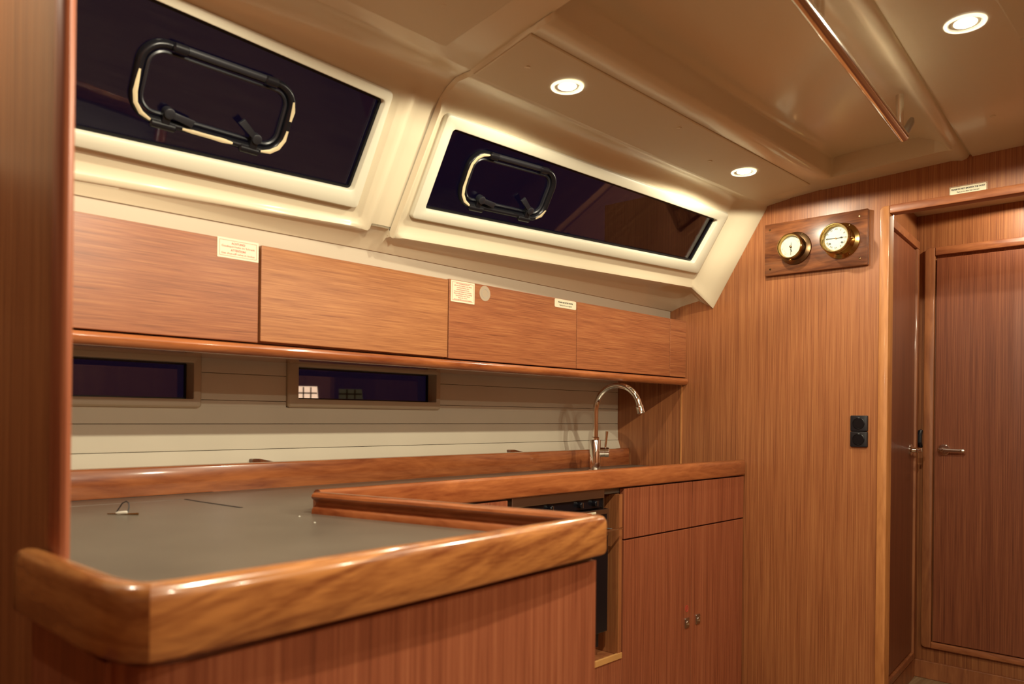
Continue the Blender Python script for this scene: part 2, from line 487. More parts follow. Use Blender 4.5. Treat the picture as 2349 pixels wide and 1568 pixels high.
tube(bm, [Vector((XD - 0.004, 1.034, 1.052)), Vector((XD - 0.020, 1.033, 1.050)), Vector((XD - 0.030, 1.032, 1.035)), Vector((XD - 0.030, 1.032, 1.005)), Vector((XD - 0.018, 1.033, 0.990)), Vector((XD - 0.004, 1.034, 0.988))], [0.007, 0.009, 0.0095, 0.0095, 0.009, 0.007], 10)
tag(link('door_catch', bm, M_BLACK, smooth=True), 'small black plastic door catch in the passage corner beside the side door', 'door catch')

# --------------------------------------------------------------- hull side behind the galley
YH = 1.90
wb = link('wall_back', B(0.301, XB, YH + 0.012, YH + 0.03, 0.0, 1.108), M_HULL, kind='structure')
bm = B(0.301, XB, YH + 0.012, YH + 0.03, 1.250, 1.60)
for a, b in ((0.894, 1.136), (1.679, XB)):
    box(bm, a, b, YH + 0.012, YH + 0.03, 1.108, 1.250)
link('backing', bm, M_HULL, wb)
zs = [0.93, 1.003, 1.069, 1.129, 1.197, 1.262]
tilt = [(0.030, 0.004), (0.003, 0.000), (0.0, 0.0), (0.0, 0.0), (0.0, 0.0)]   # how far each board's lower / upper edge stands inboard
for i in range(5):
    z0, z1 = zs[i] + 0.0008, zs[i + 1] - 0.0008
    if i < 2: spans = [(0.302, XB - 0.001)]
    elif i == 2: spans = [(0.302, XB - 0.001), (0.895, 1.133), (1.680, XB - 0.001)]
    else: spans = [(0.895, 1.133), (1.680, XB - 0.001)]
    for n_s, (a, b) in enumerate(spans):
        za, zb = z0, z1
        if i == 2: za, zb = (z0, 1.1135) if n_s == 0 else (1.1136, z1)
        d0, d1_ = tilt[i]
        bm = bmesh.new()
        loft(bm, [[Vector((x, YH - d0, za)), Vector((x, YH - d1_, zb)), Vector((x, YH + 0.012, zb)), Vector((x, YH + 0.012, za))] for x in (a, b)], True, True)
        link('panel', bm, M_HULL, wb)

def hull_port(nm, x0, x1, ox0, ox1, z0, z1, oz0, oz1):
    w = empty(nm, ((x0 + x1) / 2, YH, z0), kind='structure')
    O = rpoly([(x0, z0), (x1, z0), (x1, z1), (x0, z1)], 0.008, 4)
    I = rpoly([(ox0, oz0), (ox1, oz0), (ox1, oz1), (ox0, oz1)], 0.003, 4)
    f = lambda u, v, h: Vector((u, YH - h, v))
    bm = bmesh.new()
    ring(bm, [(O, 0.0), (O, 0.008), (grow(O, -0.004), 0.012), (grow(I, 0.003), 0.012), (I, 0.010), (I, -0.045), (grow(I, 0.01), -0.045), (O, -0.02)], f)
    link('surround', bm, M_HFRAME, w, smooth=True)
    link('gasket', ring(bmesh.new(), [(grow(I, -0.0005), -0.030), (grow(I, -0.004), -0.030), (grow(I, -0.004), -0.040), (grow(I, -0.0005), -0.040)], f), M_BLACK, w)
    link('pane', B(ox0 + 0.001, ox1 - 0.001, YH + 0.036, YH + 0.040, oz0 + 0.001, oz1 - 0.001), M_GLASS, w)
    return w
hull_port('window_3', 0.31, 0.894, 0.34, 0.874, 1.109, 1.248, 1.130, 1.219)
hull_port('window_4', 1.134, 1.680, 1.165, 1.662, 1.114, 1.248, 1.137, 1.225)
# lit boats or quay seen through the lower port, far out in the dark
def far_window(nm, cx, cy, cz, w, h, col, st, label, gx=3, gz=2):
    e = empty(nm, (cx, cy, cz), label, 'lit window', None)
    mt = plain(nm + '_light', (0.5, 0.5, 0.4), 0.6, emit=col, estr=st)
    d = Vector((cx, cy, 0)).normalized(); r = Vector((d.y, -d.x, 0))
    f = lambda u, v, k: Vector((cx, cy, cz)) + r * u + Vector((0, 0, v)) - d * k
    link('lit_pane', prism(bmesh.new(), [(-w, -h), (w, -h), (w * 0.9, h), (-w, h)], f, 0, 0.03), mt, e)
    bm = bmesh.new()
    for i in range(1, gx): prism(bm, [(-w + 2 * w * i / gx - .012, -h), (-w + 2 * w * i / gx + .012, -h), (-w + 2 * w * i / gx + .012, h * .9), (-w + 2 * w * i / gx - .012, h * .9)], f, 0.031, 0.05)
    prism(bm, [(-w, -.012), (w * .9, -.012), (w * .9, .012), (-w, .012)], f, 0.051, 0.07)
    link('glazing_bars', bm, M_DARK, e)

# --------------------------------------------------------------- coachroof side and ceiling liner
K = 0.05
def W(x, s, off):
    """sloping window plane: x along the hull, s up the slope, off outwards"""
    s = s + 0.0261 * (XB - x)
    return Vector((x, 1.26 + 0.853 * off - 0.522 * s + K * (XB - x), 1.853 + 0.522 * off + 0.853 * s))
def lerp(a, b, t): return a + (b - a) * t
def sR_top(x): return lerp(-0.108, -0.079, (x - 1.278) / (2.557 - 1.278))
def sR_bot(x): return lerp(-0.374, -0.309, (x - 1.278) / (2.557 - 1.278))
def sR_lip(x): return lerp(-0.436, -0.366, (x - 1.238) / (2.60 - 1.238))
def sL_top(x): return lerp(-0.094, -0.110, (x - 0.627) / (1.116 - 0.627))
def sL_bot(x): return lerp(-0.402, -0.385, (x - 0.496) / (1.121 - 0.496))
def sL_lip(x): return lerp(-0.467, -0.431, (x - 0.507) / (1.177 - 0.507))
def yR(x): return 0.547 + 0.083 * (x - 1.5)
def camber(y):
    pts = [(-1.5, 1.78), (-1.3, 1.852), (-1.1, 1.874), (-0.68, 1.888), (-0.4, 1.897), (0, 1.902), (0.4, 1.897), (0.68, 1.888), (0.906, 1.8795), (1.107, 1.8725), (1.29, 1.864), (1.45, 1.855)]
    for (a, za), (b, zb) in zip(pts, pts[1:]):
        if y <= b: return lerp(za, zb, max(0, (y - a) / (b - a)))
    return 1.855
REC = 0.062
def profile(x, fore):
    """rows of the liner from starboard across the ceiling and down the port side"""
    rows = []
    dz = 0.0 if fore else 0.010
    inrec = fore and x < 2.545
    def C(y, dep=0.0, flat=0.0): rows.append(Vector((x, y, camber(y) + dz + dep)))
    for y in (-1.605, -1.3, -1.1, -0.9, -0.68, -0.4, -0.2, 0.0, 0.2, 0.34): C(y)
    g = yR(x)
    C(g - 0.060); C(g - 0.026)
    C(g - 0.023, 0.007 if fore else 0); C(g - 0.018, 0.007 if fore else 0); C(g - 0.015)
    C(g - 0.008, -0.004 if fore else 0); C(g + 0.002, -0.006 if fore else 0)
    R = REC if inrec else 0.0
    C(g + 0.012, -0.003 if fore else 0)
    C(g + 0.030, R * 0.25); C(g + 0.06, R * 0.62); C(g + 0.10, R * 0.92)
    C(0.84, R); C(0.955, R); C(0.982, R * 0.97); C(0.990, R * 0.85); C(0.994, R * 0.12); C(1.000, 0.0)
    C(1.03); C(1.068); C(1.0715, 0.0015 if fore else 0); C(1.284, 0.0015 if fore else 0); C(1.289, 0.0)
    st, sb, sl = (sR_top(x), sR_bot(x), sR_lip(x)) if fore else (sL_top(x), sL_bot(x), sL_lip(x))
    if fore and x < 1.278: st = lerp(sR_top(x) - 0.0, sR_top(x), 1)
    T = W(x, st, 0.072)
    P0 = Vector((x, 1.292, 1.864 + dz)); 
    w = T.y - P0.y
    rows.append(Vector((x, P0.y + w * 0.18, 1.868 + dz)))
    rows.append(Vector((x, P0.y + w * 0.42, 1.871 + dz)))
    rows.append(Vector((x, P0.y + w * 0.68, lerp(1.869, T.z, 0.24) + dz)))
    rows.append(Vector((x, P0.y + w * 0.88, lerp(1.866, T.z, 0.62) + dz * 0.8)))
    return rows, st, sb, sl

def side_rows(x, st, sb, sl, o0):
    """from the frame's top edge to the lower lip and its under edge; o0 = tray offset"""
    return [W(x, st, 0.072 + o0), W(x, sb, 0.072 + o0), W(x, lerp(sb, sl, 0.25), 0.075 + o0), W(x, lerp(sb, sl, 0.6), 0.073 + o0),
            W(x, lerp(sb, sl, 0.78), 0.065 + o0), W(x, sl + 0.004, 0.060 + o0), W(x, sl, 0.063 + o0), W(x, sl, 0.085 + o0), W(x, sl - 0.002, 0.10 + o0)]

def edgeX(y, z):
    """where the fore liner starts: the curved rib edge"""
    pts = [(0.90, 1.150), (1.064, 1.179), (1.18, 1.199), (1.25, 1.213), (1.30, 1.2255), (1.35, 1.235), (1.42, 1.243), (1.60, 1.2385)]
    if y <= 0.90: return 1.150 + (y - 0.90) * 0.177
    for (a, xa), (b, xb) in zip(pts, pts[1:]):
        if y <= b: return lerp(xa, xb, (y - a) / (b - a))
    return 1.2385

# fore liner
xs_f = ['e0', 'e1', 'e2', 1.262, 1.279, 1.36, 1.5, 1.7, 1.9, 2.1, 2.3, 2.45, 2.53, 2.542, 2.548, 2.556, 2.568, 2.60, 2.625, 2.655, 2.66]
def fore_ring(x):
    if isinstance(x, str):
        k = int(x[1]); base, st, sb, sl = profile(1.26, True)
        ring_ = []
        rows = base + side_rows(1.24, sR_top(1.24), sR_bot(1.24), sR_lip(1.24), 0)
        for i, p in enumerate(rows):
            ex = edgeX(p.y, p.z)
            q = p.copy(); q.x = ex + (0.0, 0.007, 0.016)[k]
            if len(base) <= i < len(rows) - 2: # side lip: raised rim towards the rib
                s_off = (0.0, 0.0, 0.006)[k]
                tgt = 0.060 + s_off
                s_here = [sR_top(1.24), sR_bot(1.24), lerp(sR_bot(1.24), sR_lip(1.24), .25), lerp(sR_bot(1.24), sR_lip(1.24), .6), lerp(sR_bot(1.24), sR_lip(1.24), .78), sR_lip(1.24) + .004, sR_lip(1.24)][i - len(base)]
                q = W(q.x, s_here, tgt)
            if k == 0:
                if i < len(base): q.z += 0.009
                else: q = q + Vector((0, 0.853, 0.522)) * 0.013
            ring_.append(q)
        return ring_
    o0 = 0.0
    base, st, sb, sl = profile(min(x, 2.66), True)
    if x > 2.56:
        t = min(1, (x - 2.57) / 0.085) if x > 2.57 else 0
        o0 = -0.072 * t
        if t > 0:
            # pull the cove and the slope in to the flange line on the bulkhead
            for j in range(len(base) - 4, len(base)):
                tgt = Vector((x, lerp(1.20, 1.262, (j - len(base) + 4) / 3), lerp(1.862, 1.853, (j - len(base) + 4) / 3)))
                base[j] = base[j].lerp(tgt, t)
            for j in (-5, -6): base[j].y = lerp(base[j].y, 1.18, t)
        sb = lerp(sb, -0.33, t); st = lerp(st, -0.012, t)
        sl = lerp(sl, -0.405, t)
    rows = base + side_rows(x, st, sb, sl, o0)
    if o0 < 0:
        n = len(base)
        for j in range(n, n + 9):
            s_list = [st, sb, lerp(sb, sl, .25), lerp(sb, sl, .6), lerp(sb, sl, .78), sl + .004, sl, sl, sl - .002]
            offs = [0.072, 0.072, 0.075, 0.073, 0.065, 0.060, 0.063, 0.085, 0.10]
            t = -o0 / 0.072
            rows[j] = W(x, s_list[j - n], lerp(offs[j - n], 0.0 if j < n + 7 else 0.04, t))
    return rows
rings = [fore_ring(x) for x in xs_f]
NB = len(profile(1.5, True)[0])
i0, i1 = xs_f.index(1.279), xs_f.index(2.556)
bm = bmesh.new()
loft(bm, rings, skip=lambda i, j: (j == NB and i0 <= i < i1) or j < 27)
link('wall_upper', bm, M_LINER, kind='structure', smooth=True, angle=50)
bm = bmesh.new()
loft(bm, rings, skip=lambda i, j: j >= 27)
ceil = link('ceiling', bm, M_LINER, kind='structure', smooth=True, angle=50)

# aft liner with the rib
xs_a = [-1.7, -0.6, 0.25, 0.305, 0.325, 0.5, 0.8, 1.0, 1.09, 1.1185, 1.14, 1.155, 1.163, 1.169, 1.176, 1.182, 1.20, 'x']
def aft_ring(x):
    last = x == 'x'
    X = 1.20 if last else x
    base, st, sb, sl = profile(X, False)
    o0 = 0.004
    sec = side_rows(X, st, sb, sl, o0)
    offs = [0.074, 0.074, 0.077, 0.075, 0.068, 0.064, 0.066, 0.088, 0.10]
    s_list = [st, sb, lerp(sb, sl, .25), lerp(sb, sl, .6), lerp(sb, sl, .78), sl + .004, sl, sl, sl - .002]
    if X > 1.15:
        rim = {1.155: 0.066, 1.163: 0.062, 1.169: 0.062, 1.176: 0.066, 1.182: 0.073}.get(X, 0.0735)
        offs = [rim] * 7 + [0.088, 0.10]
        if X >= 1.182: s_list[6] = sl + 0.012; s_list[5] = sl + 0.016
    sec = [W(X, s, o) for s, o in zip(s_list, offs)]
    rows = base + sec
    if last:
        for p in rows: p.x = edgeX(p.y, p.z) + 0.002
    elif X > 1.0:
        # rows of the ceiling follow the skewed rib
        for p in rows[:NB]:
            p.x = p.x + (edgeX(p.y, p.z) - 1.2405) * max(0, (X - 1.0) / 0.2405)
    return rows
ringsA = [aft_ring(x) for x in xs_a]
j0, j1 = xs_a.index(0.325), xs_a.index(1.1185)
bm = bmesh.new()
loft(bm, ringsA, skip=lambda i, j: (j == NB and j0 <= i < j1) or j < 27)
link('wall_upper_aft', bm, M_LINER, kind='structure', smooth=True, angle=50)
bm = bmesh.new()
loft(bm, ringsA, skip=lambda i, j: j >= 27)
link('ceiling_aft', bm, M_LINER, kind='structure', smooth=True, angle=50)
# down-facing fascia under the lip and the pale strip above the lockers
bm = bmesh.new()
rr = []
for x in (0.301, 0.6, 0.9, 1.15, 1.177, 1.183, 1.236, 1.2405, 1.6, 2.0, 2.4, 2.60, 2.66):
    if x in (1.183, 1.236): p = W(x, sL_lip(x) + 0.0115, 0.0740)
    elif x < 1.2: p = W(x, sL_lip(x), 0.0665)
    else: p = W(x, sR_lip(min(x, 2.6)), 0.0655)
    if x > 2.6: p = W(x, -0.405, 0.012)
    q = Vector((x, 1.650, 1.519 - 0.006 * abs(x - 1.3)))
    w_ = (q - p)
    rr.append([p + Vector((0, 0.001, 0.0)), p.lerp(q, 0.30) + Vector((0, 0, 0.16 * w_.y)), p.lerp(q, 0.75) + Vector((0, 0, 0.08 * w_.y)), p.lerp(q, 0.90) + Vector((0, 0, 0.03 * w_.y)), q + Vector((0, 0, -0.001)), q + Vector((0, 0.004, 0.0))])
loft(bm, rr)
link('wall_upper_soffit', bm, M_LINER, kind='structure', smooth=True, angle=40)
link('trim_4', B(0.301, 2.655, 1.6535, 1.665, 1.30, 1.522), M_STRIP, kind='structure')

# ceiling panels with the lights (cut by fine joints)
def cpanel(x0f, x1f, ya, yb, lo, th, dz=0.0, flat=False):
    """panel between y = ya..yb; its ends follow x0f(y), x1f(y); lo = drop of its face below the liner"""
    ys = [ya, ya + 0.003] + ([] if flat else [lerp(ya, yb, k / 8) for k in range(1, 8)]) + [yb - 0.003, yb]
    bm = bmesh.new(); rr = []
    for i, y in enumerate(ys):
        z = (lerp(camber(ya), camber(yb), (y - ya) / (yb - ya)) if flat else camber(y)) + dz - lo
        e = 0.0015 if i in (0, len(ys) - 1) else 0.0
        a, b = x0f(y), x1f(y)
        rr.append([Vector((a, y, z + th)), Vector((a, y, z + 0.0012)), Vector((a + 0.003, y, z + e)), Vector((b - 0.003, y, z + e)), Vector((b, y, z + 0.0012)), Vector((b, y, z + th))])
    loft(bm, rr, True, True)
    return link('ceiling_panel', bm, M_PANEL, ceil, smooth=True, angle=20)
cpanel(lambda y: edgeX(y, 0) + 0.006, lambda y: 2.57 + (y - 1.073) * 0.2, 1.0722, 1.281, 0.0022, 0.0035, flat=True)
cpanel(lambda y: 0.40, lambda y: 1.068 + (y - 0.93) * 0.127, 0.93, 1.246, 0.003, 0.004, dz=0.010, flat=True)
for a, b in ((1.32, 1.905), (1.922, 2.55)):
    cpanel(lambda y, a=a: a, lambda y, b=b: b, -0.28, 0.36, 0.003, 0.004)
for (x, y) in ((1.285, 1.172), (1.83, 1.12), (2.12, 1.19), (2.35, 0.50), (1.0, 1.13)):
    bm = bmesh.new()
    z = camber(y) - (0.0025 if y > 0.7 else 0) + (0.01 if x < 1.1 else 0)
    lathe(bm, (x, y, z), (0, 0, -1), [(-0.001, 0.007), (0.0010, 0.007), (0.0016, 0.005), (0.0008, 0.004), (0.0008, 0)], 20)
    link('screw_cap', bm, M_LINER, ceil, smooth=True)

# --------------------------------------------------------------- coachroof windows
def slope_window(nm, O, I, port, ptilt, seed, patches):
    w = empty(nm, W((O[0][0] + O[1][0]) / 2, O[0][1], 0.06), kind='structure')
    Or = rpoly(O, 0.010, 5); Ir = rpoly(I, 0.010, 5)
    bm = bmesh.new()
    ring(bm, [(grow(Or, 0.003), 0.080), (grow(Or, 0.002), 0.066), (grow(Or, -0.001), 0.061), (grow(Or, -0.006), 0.0595),
              (grow(Ir, 0.004), 0.0595), (grow(Ir, 0.001), 0.0610), (Ir, 0.064), (grow(Ir, 0.0), 0.084), (grow(Ir, 0.02), 0.084)], W)
    link('frame', bm, M_WFRAME, w, smooth=True)
    bm = bmesh.new()
    ring(bm, [(grow(Ir, -0.0004), 0.0765), (grow(Ir, -0.006), 0.0765), (grow(Ir, -0.006), 0.0835), (grow(Ir, -0.0004), 0.0835)], W)
    link('gasket', bm, M_RUBBER, w)
    bm = bmesh.new(); prism(bm, Ir, W, 0.0835, 0.0885)
    link('pane', bm, M_GLASS, w, smooth=False)
    # opening portlight
    cx, cs, hw, hh = port
    ct, st_ = math.cos(ptilt), math.sin(ptilt)
    def PW(u, v, h):
        return W(cx + u * ct - v * st_, cs + u * st_ + v * ct, 0.083 - h)
    base = rpoly([(-hw, -hh), (hw, -hh), (hw, hh), (-hw, hh)], 0.052, 10)
    bm = bmesh.new()
    ring(bm, [(base, 0.0), (grow(base, -0.001), 0.008), (grow(base, -0.004), 0.013), (grow(base, -0.008), 0.014), (grow(base, -0.013), 0.011), (grow(base, -0.016), 0.006), (grow(base, -0.017), 0.0)], PW)
    pl = link('portlight', bm, M_RUBBER, w, smooth=True, angle=60)
    b2 = grow(base, -0.019)
    bm = bmesh.new(); ring(bm, [(b2, 0.0), (b2, 0.006), (grow(b2, -0.003), 0.008), (grow(b2, -0.006), 0.006), (grow(b2, -0.007), 0.0)], PW)
    link_sub('inner_frame', bm, M_BLACK, pl, w, smooth=True)
    # worn seal patches on the frame face, reflected light painted in pale
    n = len(base)
    mid = grow(base, -0.0075)
    for (a, b) in patches:
        bm = bmesh.new(); rr = []
        ks = [k for k in range(int(a * 40), int(b * 40) + 1)]
        # arc-length walk round the frame
        L = [0]
        for i in range(n): L.append(L[-1] + (Vector(mid[(i + 1) % n]) - Vector(mid[i])).length)
        for q, k in enumerate(ks):
            d = (k / 40 % 1) * L[-1]
            i = max(j for j in range(n) if L[j] <= d)
            t = (d - L[i]) / max(1e-9, L[i + 1] - L[i])
            p = Vector(mid[i]).lerp(Vector(mid[(i + 1) % n]), t)
            tg = (Vector(mid[(i + 1) % n]) - Vector(mid[i]))
            if tg.length < 1e-9: tg = (Vector(mid[(i + 2) % n]) - Vector(mid[i]))
            tg.normalize(); nr = Vector((-tg.y, tg.x))
            random.seed(seed * 100 + k)
            wd = 0.0042 * (0.85 + 0.3 * random.random()) * (0.5 if q in (0, len(ks) - 1) else 1)
            rr.append([PW(*(p - nr * wd), 0.0144), PW(*(p - nr * wd * 0.4), 0.0152), PW(*(p + nr * wd * 0.4), 0.0152), PW(*(p + nr * wd), 0.0140)])
        if len(rr) > 1:
            loft(bm, rr); link_sub('worn_seal_sheen', bm, M_PATCH, pl, w, smooth=True, label='worn patch of the black seal with its light reflection painted pale')
    # hinges along the top, catches along the bottom
    def bar(u0, u1, v, r, h, nm_, mat):
        bm = bmesh.new()
        rings_ = []
        for u, k in ((u0, .5), (u0 + .003, 1), (u1 - .003, 1), (u1, .5)):
            rings_.append([PW(u, v + r * k * math.sin(a), h + r * .8 * k * math.cos(a)) for a in [j * math.pi / 5 for j in range(10)]])
        loft(bm, rings_, True, True)
        return link_sub(nm_, bm, mat, pl, w, smooth=True)
    bar(-hw + .062, hw - .062, hh - .006, .0075, .012, 'hinge_bar', M_BLACK)
    bar(-hw + .055, -hw + .085, hh - .007, .0095, .014, 'hinge', M_RUBBER)
    bar(hw - .085, hw - .055, hh - .007, .0095, .014, 'hinge', M_RUBBER)
    bar(-hw + .045, -hw + .095, -hh + .003, .008, .012, 'keeper', M_RUBBER)
    bar(hw - .10, hw - .055, -hh + .003, .008, .012, 'keeper', M_RUBBER)
    for u, an in ((-hw + .075, -0.15), (hw - .070, 2.55)):
        v0 = -hh + .030
        bm = bmesh.new()
        cir = [(u + .011 * math.cos(a), v0 + .011 * math.sin(a)) for a in [j * math.pi / 10 for j in range(20)]]
        prism(bm, cir, PW, .004, .022, bev=.003)
        d = Vector((math.cos(an), math.sin(an))); nn = Vector((-d.y, d.x)); c0 = Vector((u, v0))
        pts = [c0 - nn * .006, c0 + d * .048 - nn * .0075, c0 + d * .050 + nn * .0075, c0 + nn * .006]
        prism(bm, [tuple(p) for p in pts], PW, .014, .020, bev=.0015)
        link_sub('latch', bm, M_BLACK, pl, w, smooth=True)
        bm = bmesh.new(); prism(bm, [(u - .010, -hh + .004), (u + .006, -hh + .004), (u + .006, v0), (u - .010, v0)], PW, .002, .017, bev=.002)
        link_sub('latch_foot', bm, M_RUBBER, pl, w)
    return w
# polygons run bottom-left, bottom-right, top-right, top-left in (x, s)
slope_window('window_1', [(0.325, sL_bot(0.325)), (1.121, -0.385), (1.116, -0.110), (0.325, sL_top(0.325))],
             [(0.345, -0.380), (1.095, -0.347), (1.102, -0.131), (0.345, -0.098)], (0.747, -0.247, 0.163, 0.079), 0.0, 1,
             [(0.955, 1.09), (0.16, 0.29), (0.36, 0.47), (0.49, 0.54)])
slope_window('window_2', [(1.279, -0.374), (2.556, -0.309), (2.560, -0.079), (1.277, -0.108)],
             [(1.310, -0.345), (2.503, -0.277), (2.514, -0.111), (1.306, -0.136)], (1.562, -0.230, 0.163, 0.077), 0.055, 2,
             [(0.865, 1.085), (0.375, 0.43)])

# =================================================================== DOWNLIGHTS
def downlight(x, y, z, label, power=LAMP_W, lit=True, grp='recessed ceiling downlights', d=78, spot=175):
    e = empty('recessed_downlight', (x, y, z), label, 'ceiling light', grp)
    r = d / 2000
    bm = bmesh.new()
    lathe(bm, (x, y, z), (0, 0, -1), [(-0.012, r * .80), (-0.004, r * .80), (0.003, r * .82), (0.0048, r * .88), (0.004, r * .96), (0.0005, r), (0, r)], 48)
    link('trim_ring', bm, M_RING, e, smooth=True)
    bm = bmesh.new()
    lathe(bm, (x, y, z), (0, 0, -1), [(0.0035, r * .80), (-0.001, r * .70), (0.0, r * .57)], 40)
    link('reflector', bm, M_CREAMR, e, smooth=True)
    bm = bmesh.new()
    lathe(bm, (x, y, z), (0, 0, -1), [(-0.0005, r * .56), (0.002, r * .50), (0.0036, r * .30), (0.0042, 0)], 32)
    link('bulb', bm, M_GLOW, e, smooth=True)
    ld = bpy.data.lights.new('downlight_beam', 'SPOT')
    ld.energy = power; ld.color = LAMP_COL; ld.spot_size = math.radians(spot); ld.spot_blend = 0.06; ld.shadow_soft_size = 0.012
    lo = bpy.data.objects.new('downlight_beam', ld); COL.objects.link(lo)
    lo.parent = e; lo.location = (0, 0, -0.015)
    return e
zp = lambda y: camber(y) - 0.0025
downlight(1.423, 1.171, zp(1.171), 'round recessed ceiling downlight above the right-hand slanting window, nearer the camera', power=LAMP_W * .40)
downlight(2.285, 1.164, zp(1.164), 'small-looking far recessed ceiling downlight near the end wall', power=LAMP_W * .55)
downlight(1.768, 0.426, camber(0.426), 'recessed ceiling downlight at top right beyond the steel handrail', power=LAMP_W * 1.9, grp='centreline downlights')
hidden = [(0.56, 1.171, .48), (-0.05, 1.22, .7), (0.75, 0.42, 3.2), (1.77, -0.45, 0.9), (0.75, -0.45, 1.0), (1.4, -1.05, 0.9), (0.4, -1.05, 0.6)]  # unseen lamps, each power tuned as fill light for the cabin
for (x, y, pw) in hidden:
    downlight(x, y, (camber(y) + (0.007 if x < 1.1 else 0)), 'recessed ceiling downlight behind or above the camera, outside the picture', power=LAMP_W * pw, grp='downlights outside the picture')
downlight(3.40, 0.64, 1.975, 'recessed downlight in the passage ceiling, hidden above the opening', power=LAMP_W * 0.55, grp='passage downlight')

# =================================================================== HANDRAIL on the ceiling
hr = empty('ceiling_handrail', (1.8, 0.62, 1.83), 'polished stainless steel grab rail hung under the ceiling on short posts', 'handrail')
pA, pB = Vector((0.95, 0.535, 1.82)), Vector((2.145, 0.653, 1.82))
bm = bmesh.new(); tube(bm, [pA, pB - (pB - pA).normalized() * 0.02, pB - (pB - pA).normalized() * 0.004, pB], [0.0125, 0.0125, 0.0125, 0.008], 20)
link('rail', bm, M_CHROME, hr, smooth=True)
bm = bmesh.new(); tube(bm, [pB + Vector((-.006, 0, .002)), pB.lerp(Vector((2.181, 0.647, 1.870)), .9), Vector((2.185, 0.647, 1.876))], [.0095, .0095, .006], 16)  # angled stub added in the shape of the rail end's reflection
link('reflection_stub', bm, M_STEEL, hr, smooth=True)
for t in (0.955, 0.40, 0.04):
    p = pA.lerp(pB, t)
    zt = camber(p.y) + 0.02
    bm = bmesh.new(); tube(bm, [p, Vector((p.x, p.y, zt))], 0.0095, 16)
    link('post', bm, M_CHROME, hr, smooth=True)

# =================================================================== WALL LOCKERS
YC = 1.585
xcab = [0.323, 0.878, 1.4335, 1.9885, 2.546]
labs = ['leftmost horizontal-grain wall locker, partly behind the dark wooden post', 'second wall locker from the left, widest joint beside its door',
        'third wall locker from the left, carrying the square red-print label and round sticker', 'fourth wall locker, the plain one next to the end wall']
for i in range(4):
    a, b = xcab[i], xcab[i + 1]
    e = empty('wall_locker', ((a + b) / 2, YC, 1.25), labs[i], 'cabinet', 'wall lockers over the worktop')
    link('carcass', B(a + 0.001, b - 0.001, YC + 0.018, 1.650, 1.252, 1.462), M_HORI, e)
    gl = 0.0035 if i == 1 else 0.0014
    if i == 1:  # this door hangs a touch open at its lower right
        bm = B(a + gl, b - 0.0018, YC, YC + 0.016, 1.2555, 1.4655, 0.0012)
        bmesh.ops.rotate(bm, verts=bm.verts, cent=(a, YC, 1.466), matrix=Matrix.Rotation(math.radians(0.2), 3, 'Y'))
    else:
        bm = B(a + gl, b - 0.0014 - (0.002 if i == 0 else 0), YC, YC + 0.016, 1.2515, 1.4665, 0.0012)
    link('door', bm, M_HORI2 if i == 1 else M_HORI, e)
tag(link('filler_panel', B(2.5475, XB - 0.001, YC, YC + 0.018, 1.2515, 1.4665, 0.001), M_HORI), 'narrow wooden filler panel between the last wall locker and the end wall', 'filler panel')
# shelf and its rounded front rail under the lockers
sh = empty('locker_shelf', (1.5, 1.6, 1.22), 'long rounded wooden rail and shelf running under the wall lockers', 'shelf')
bm = bmesh.new()
prof = [(1.605, 1.2475), (1.583, 1.2475), (1.577, 1.2455), (1.5735, 1.241), (1.573, 1.236), (1.576, 1.228), (1.583, 1.2225), (1.592, 1.2215), (1.605, 1.2215)]
loft(bm, [[Vector((x, y, z)) for y, z in prof] for x in (0.301, 0.9, 1.8, XB - 0.001)], True, True)
link('front_rail', bm, M_RAIL, sh, smooth=True)
link('shelf_board', B(0.301, XB - 0.001, 1.6055, 1.885, 1.232, 1.2465), M_RAIL, sh)

# stickers on the lockers
def sticker(nm, x0, x1, z0, z1, lines, label, ink, border=None, r=0.0008, extra=None, cat='label'):
    e = empty(nm, ((x0 + x1) / 2, YC - 0.001, z0), label, cat)
    f = lambda u, v, h: Vector((u, YC - h, v))
    link('backing', prism(bmesh.new(), rpoly([(x0, z0), (x1, z0), (x1, z1), (x0, z1)], r, 3), f, 0.0002, 0.0009), M_PAPER, e)
    if border:
        b0 = [(x0 + border, z0 + border), (x1 - border, z0 + border), (x1 - border, z1 - border), (x0 + border, z1 - border)]
        t = 0.0007
        link('border', ring(bmesh.new(), [(b0, 0.0009), (b0, 0.0011), (grow(b0, -t), 0.0011), (grow(b0, -t), 0.0009)], f), ink, e)
    bl = []
    for (tx, fz, sz, wd, bold) in lines:
        bl.append(text_bm(tx, sz, ((x0 + x1) / 2, YC - 0.0011, lerp(z0, z1, fz)), (1, 0, 0), (0, 0, 1), bold=bold, width=wd))
    link('lettering', join(bl), ink, e)
    return e
sticker('warning_label', 0.7795, 0.8735, 1.4255, 1.4680, [('ACHTUNG!', .745, .0068, .031, .0001), ('Gasabsperrhahn im Schrank', .59, .0062, .076, 0), ('ATTENTION!', .405, .0068, .034, .0001), ('Gas shut-off valve in locker', .24, .0062, .077, 0)],
        'white gas warning label with red lettering and border on the leftmost wall locker', M_REDINK, border=0.0045)
sq = ['Zur Vermeidung eines Brandes', 'während des Kochens Luke öffnen', 'und keine Flamme ohne', 'Aufsicht brennen lassen.', 'Heizen der Kabine ist verboten.', 'Risk of asphyxiation when cooking', 'keep hatches open. Never', 'leave the stove.', 'Don\'t use the stove for heating.']
sticker('instruction_label', 1.4405, 1.5295, 1.4065, 1.4648, [(t, .87 - i * .093, .0046, w, 0) for i, (t, w) in enumerate(zip(sq, (.050, .066, .046, .048, .066, .067, .053, .034, .067)))],
        'nearly square white label of small red print on the third wall locker', M_REDINK, border=0.0045)
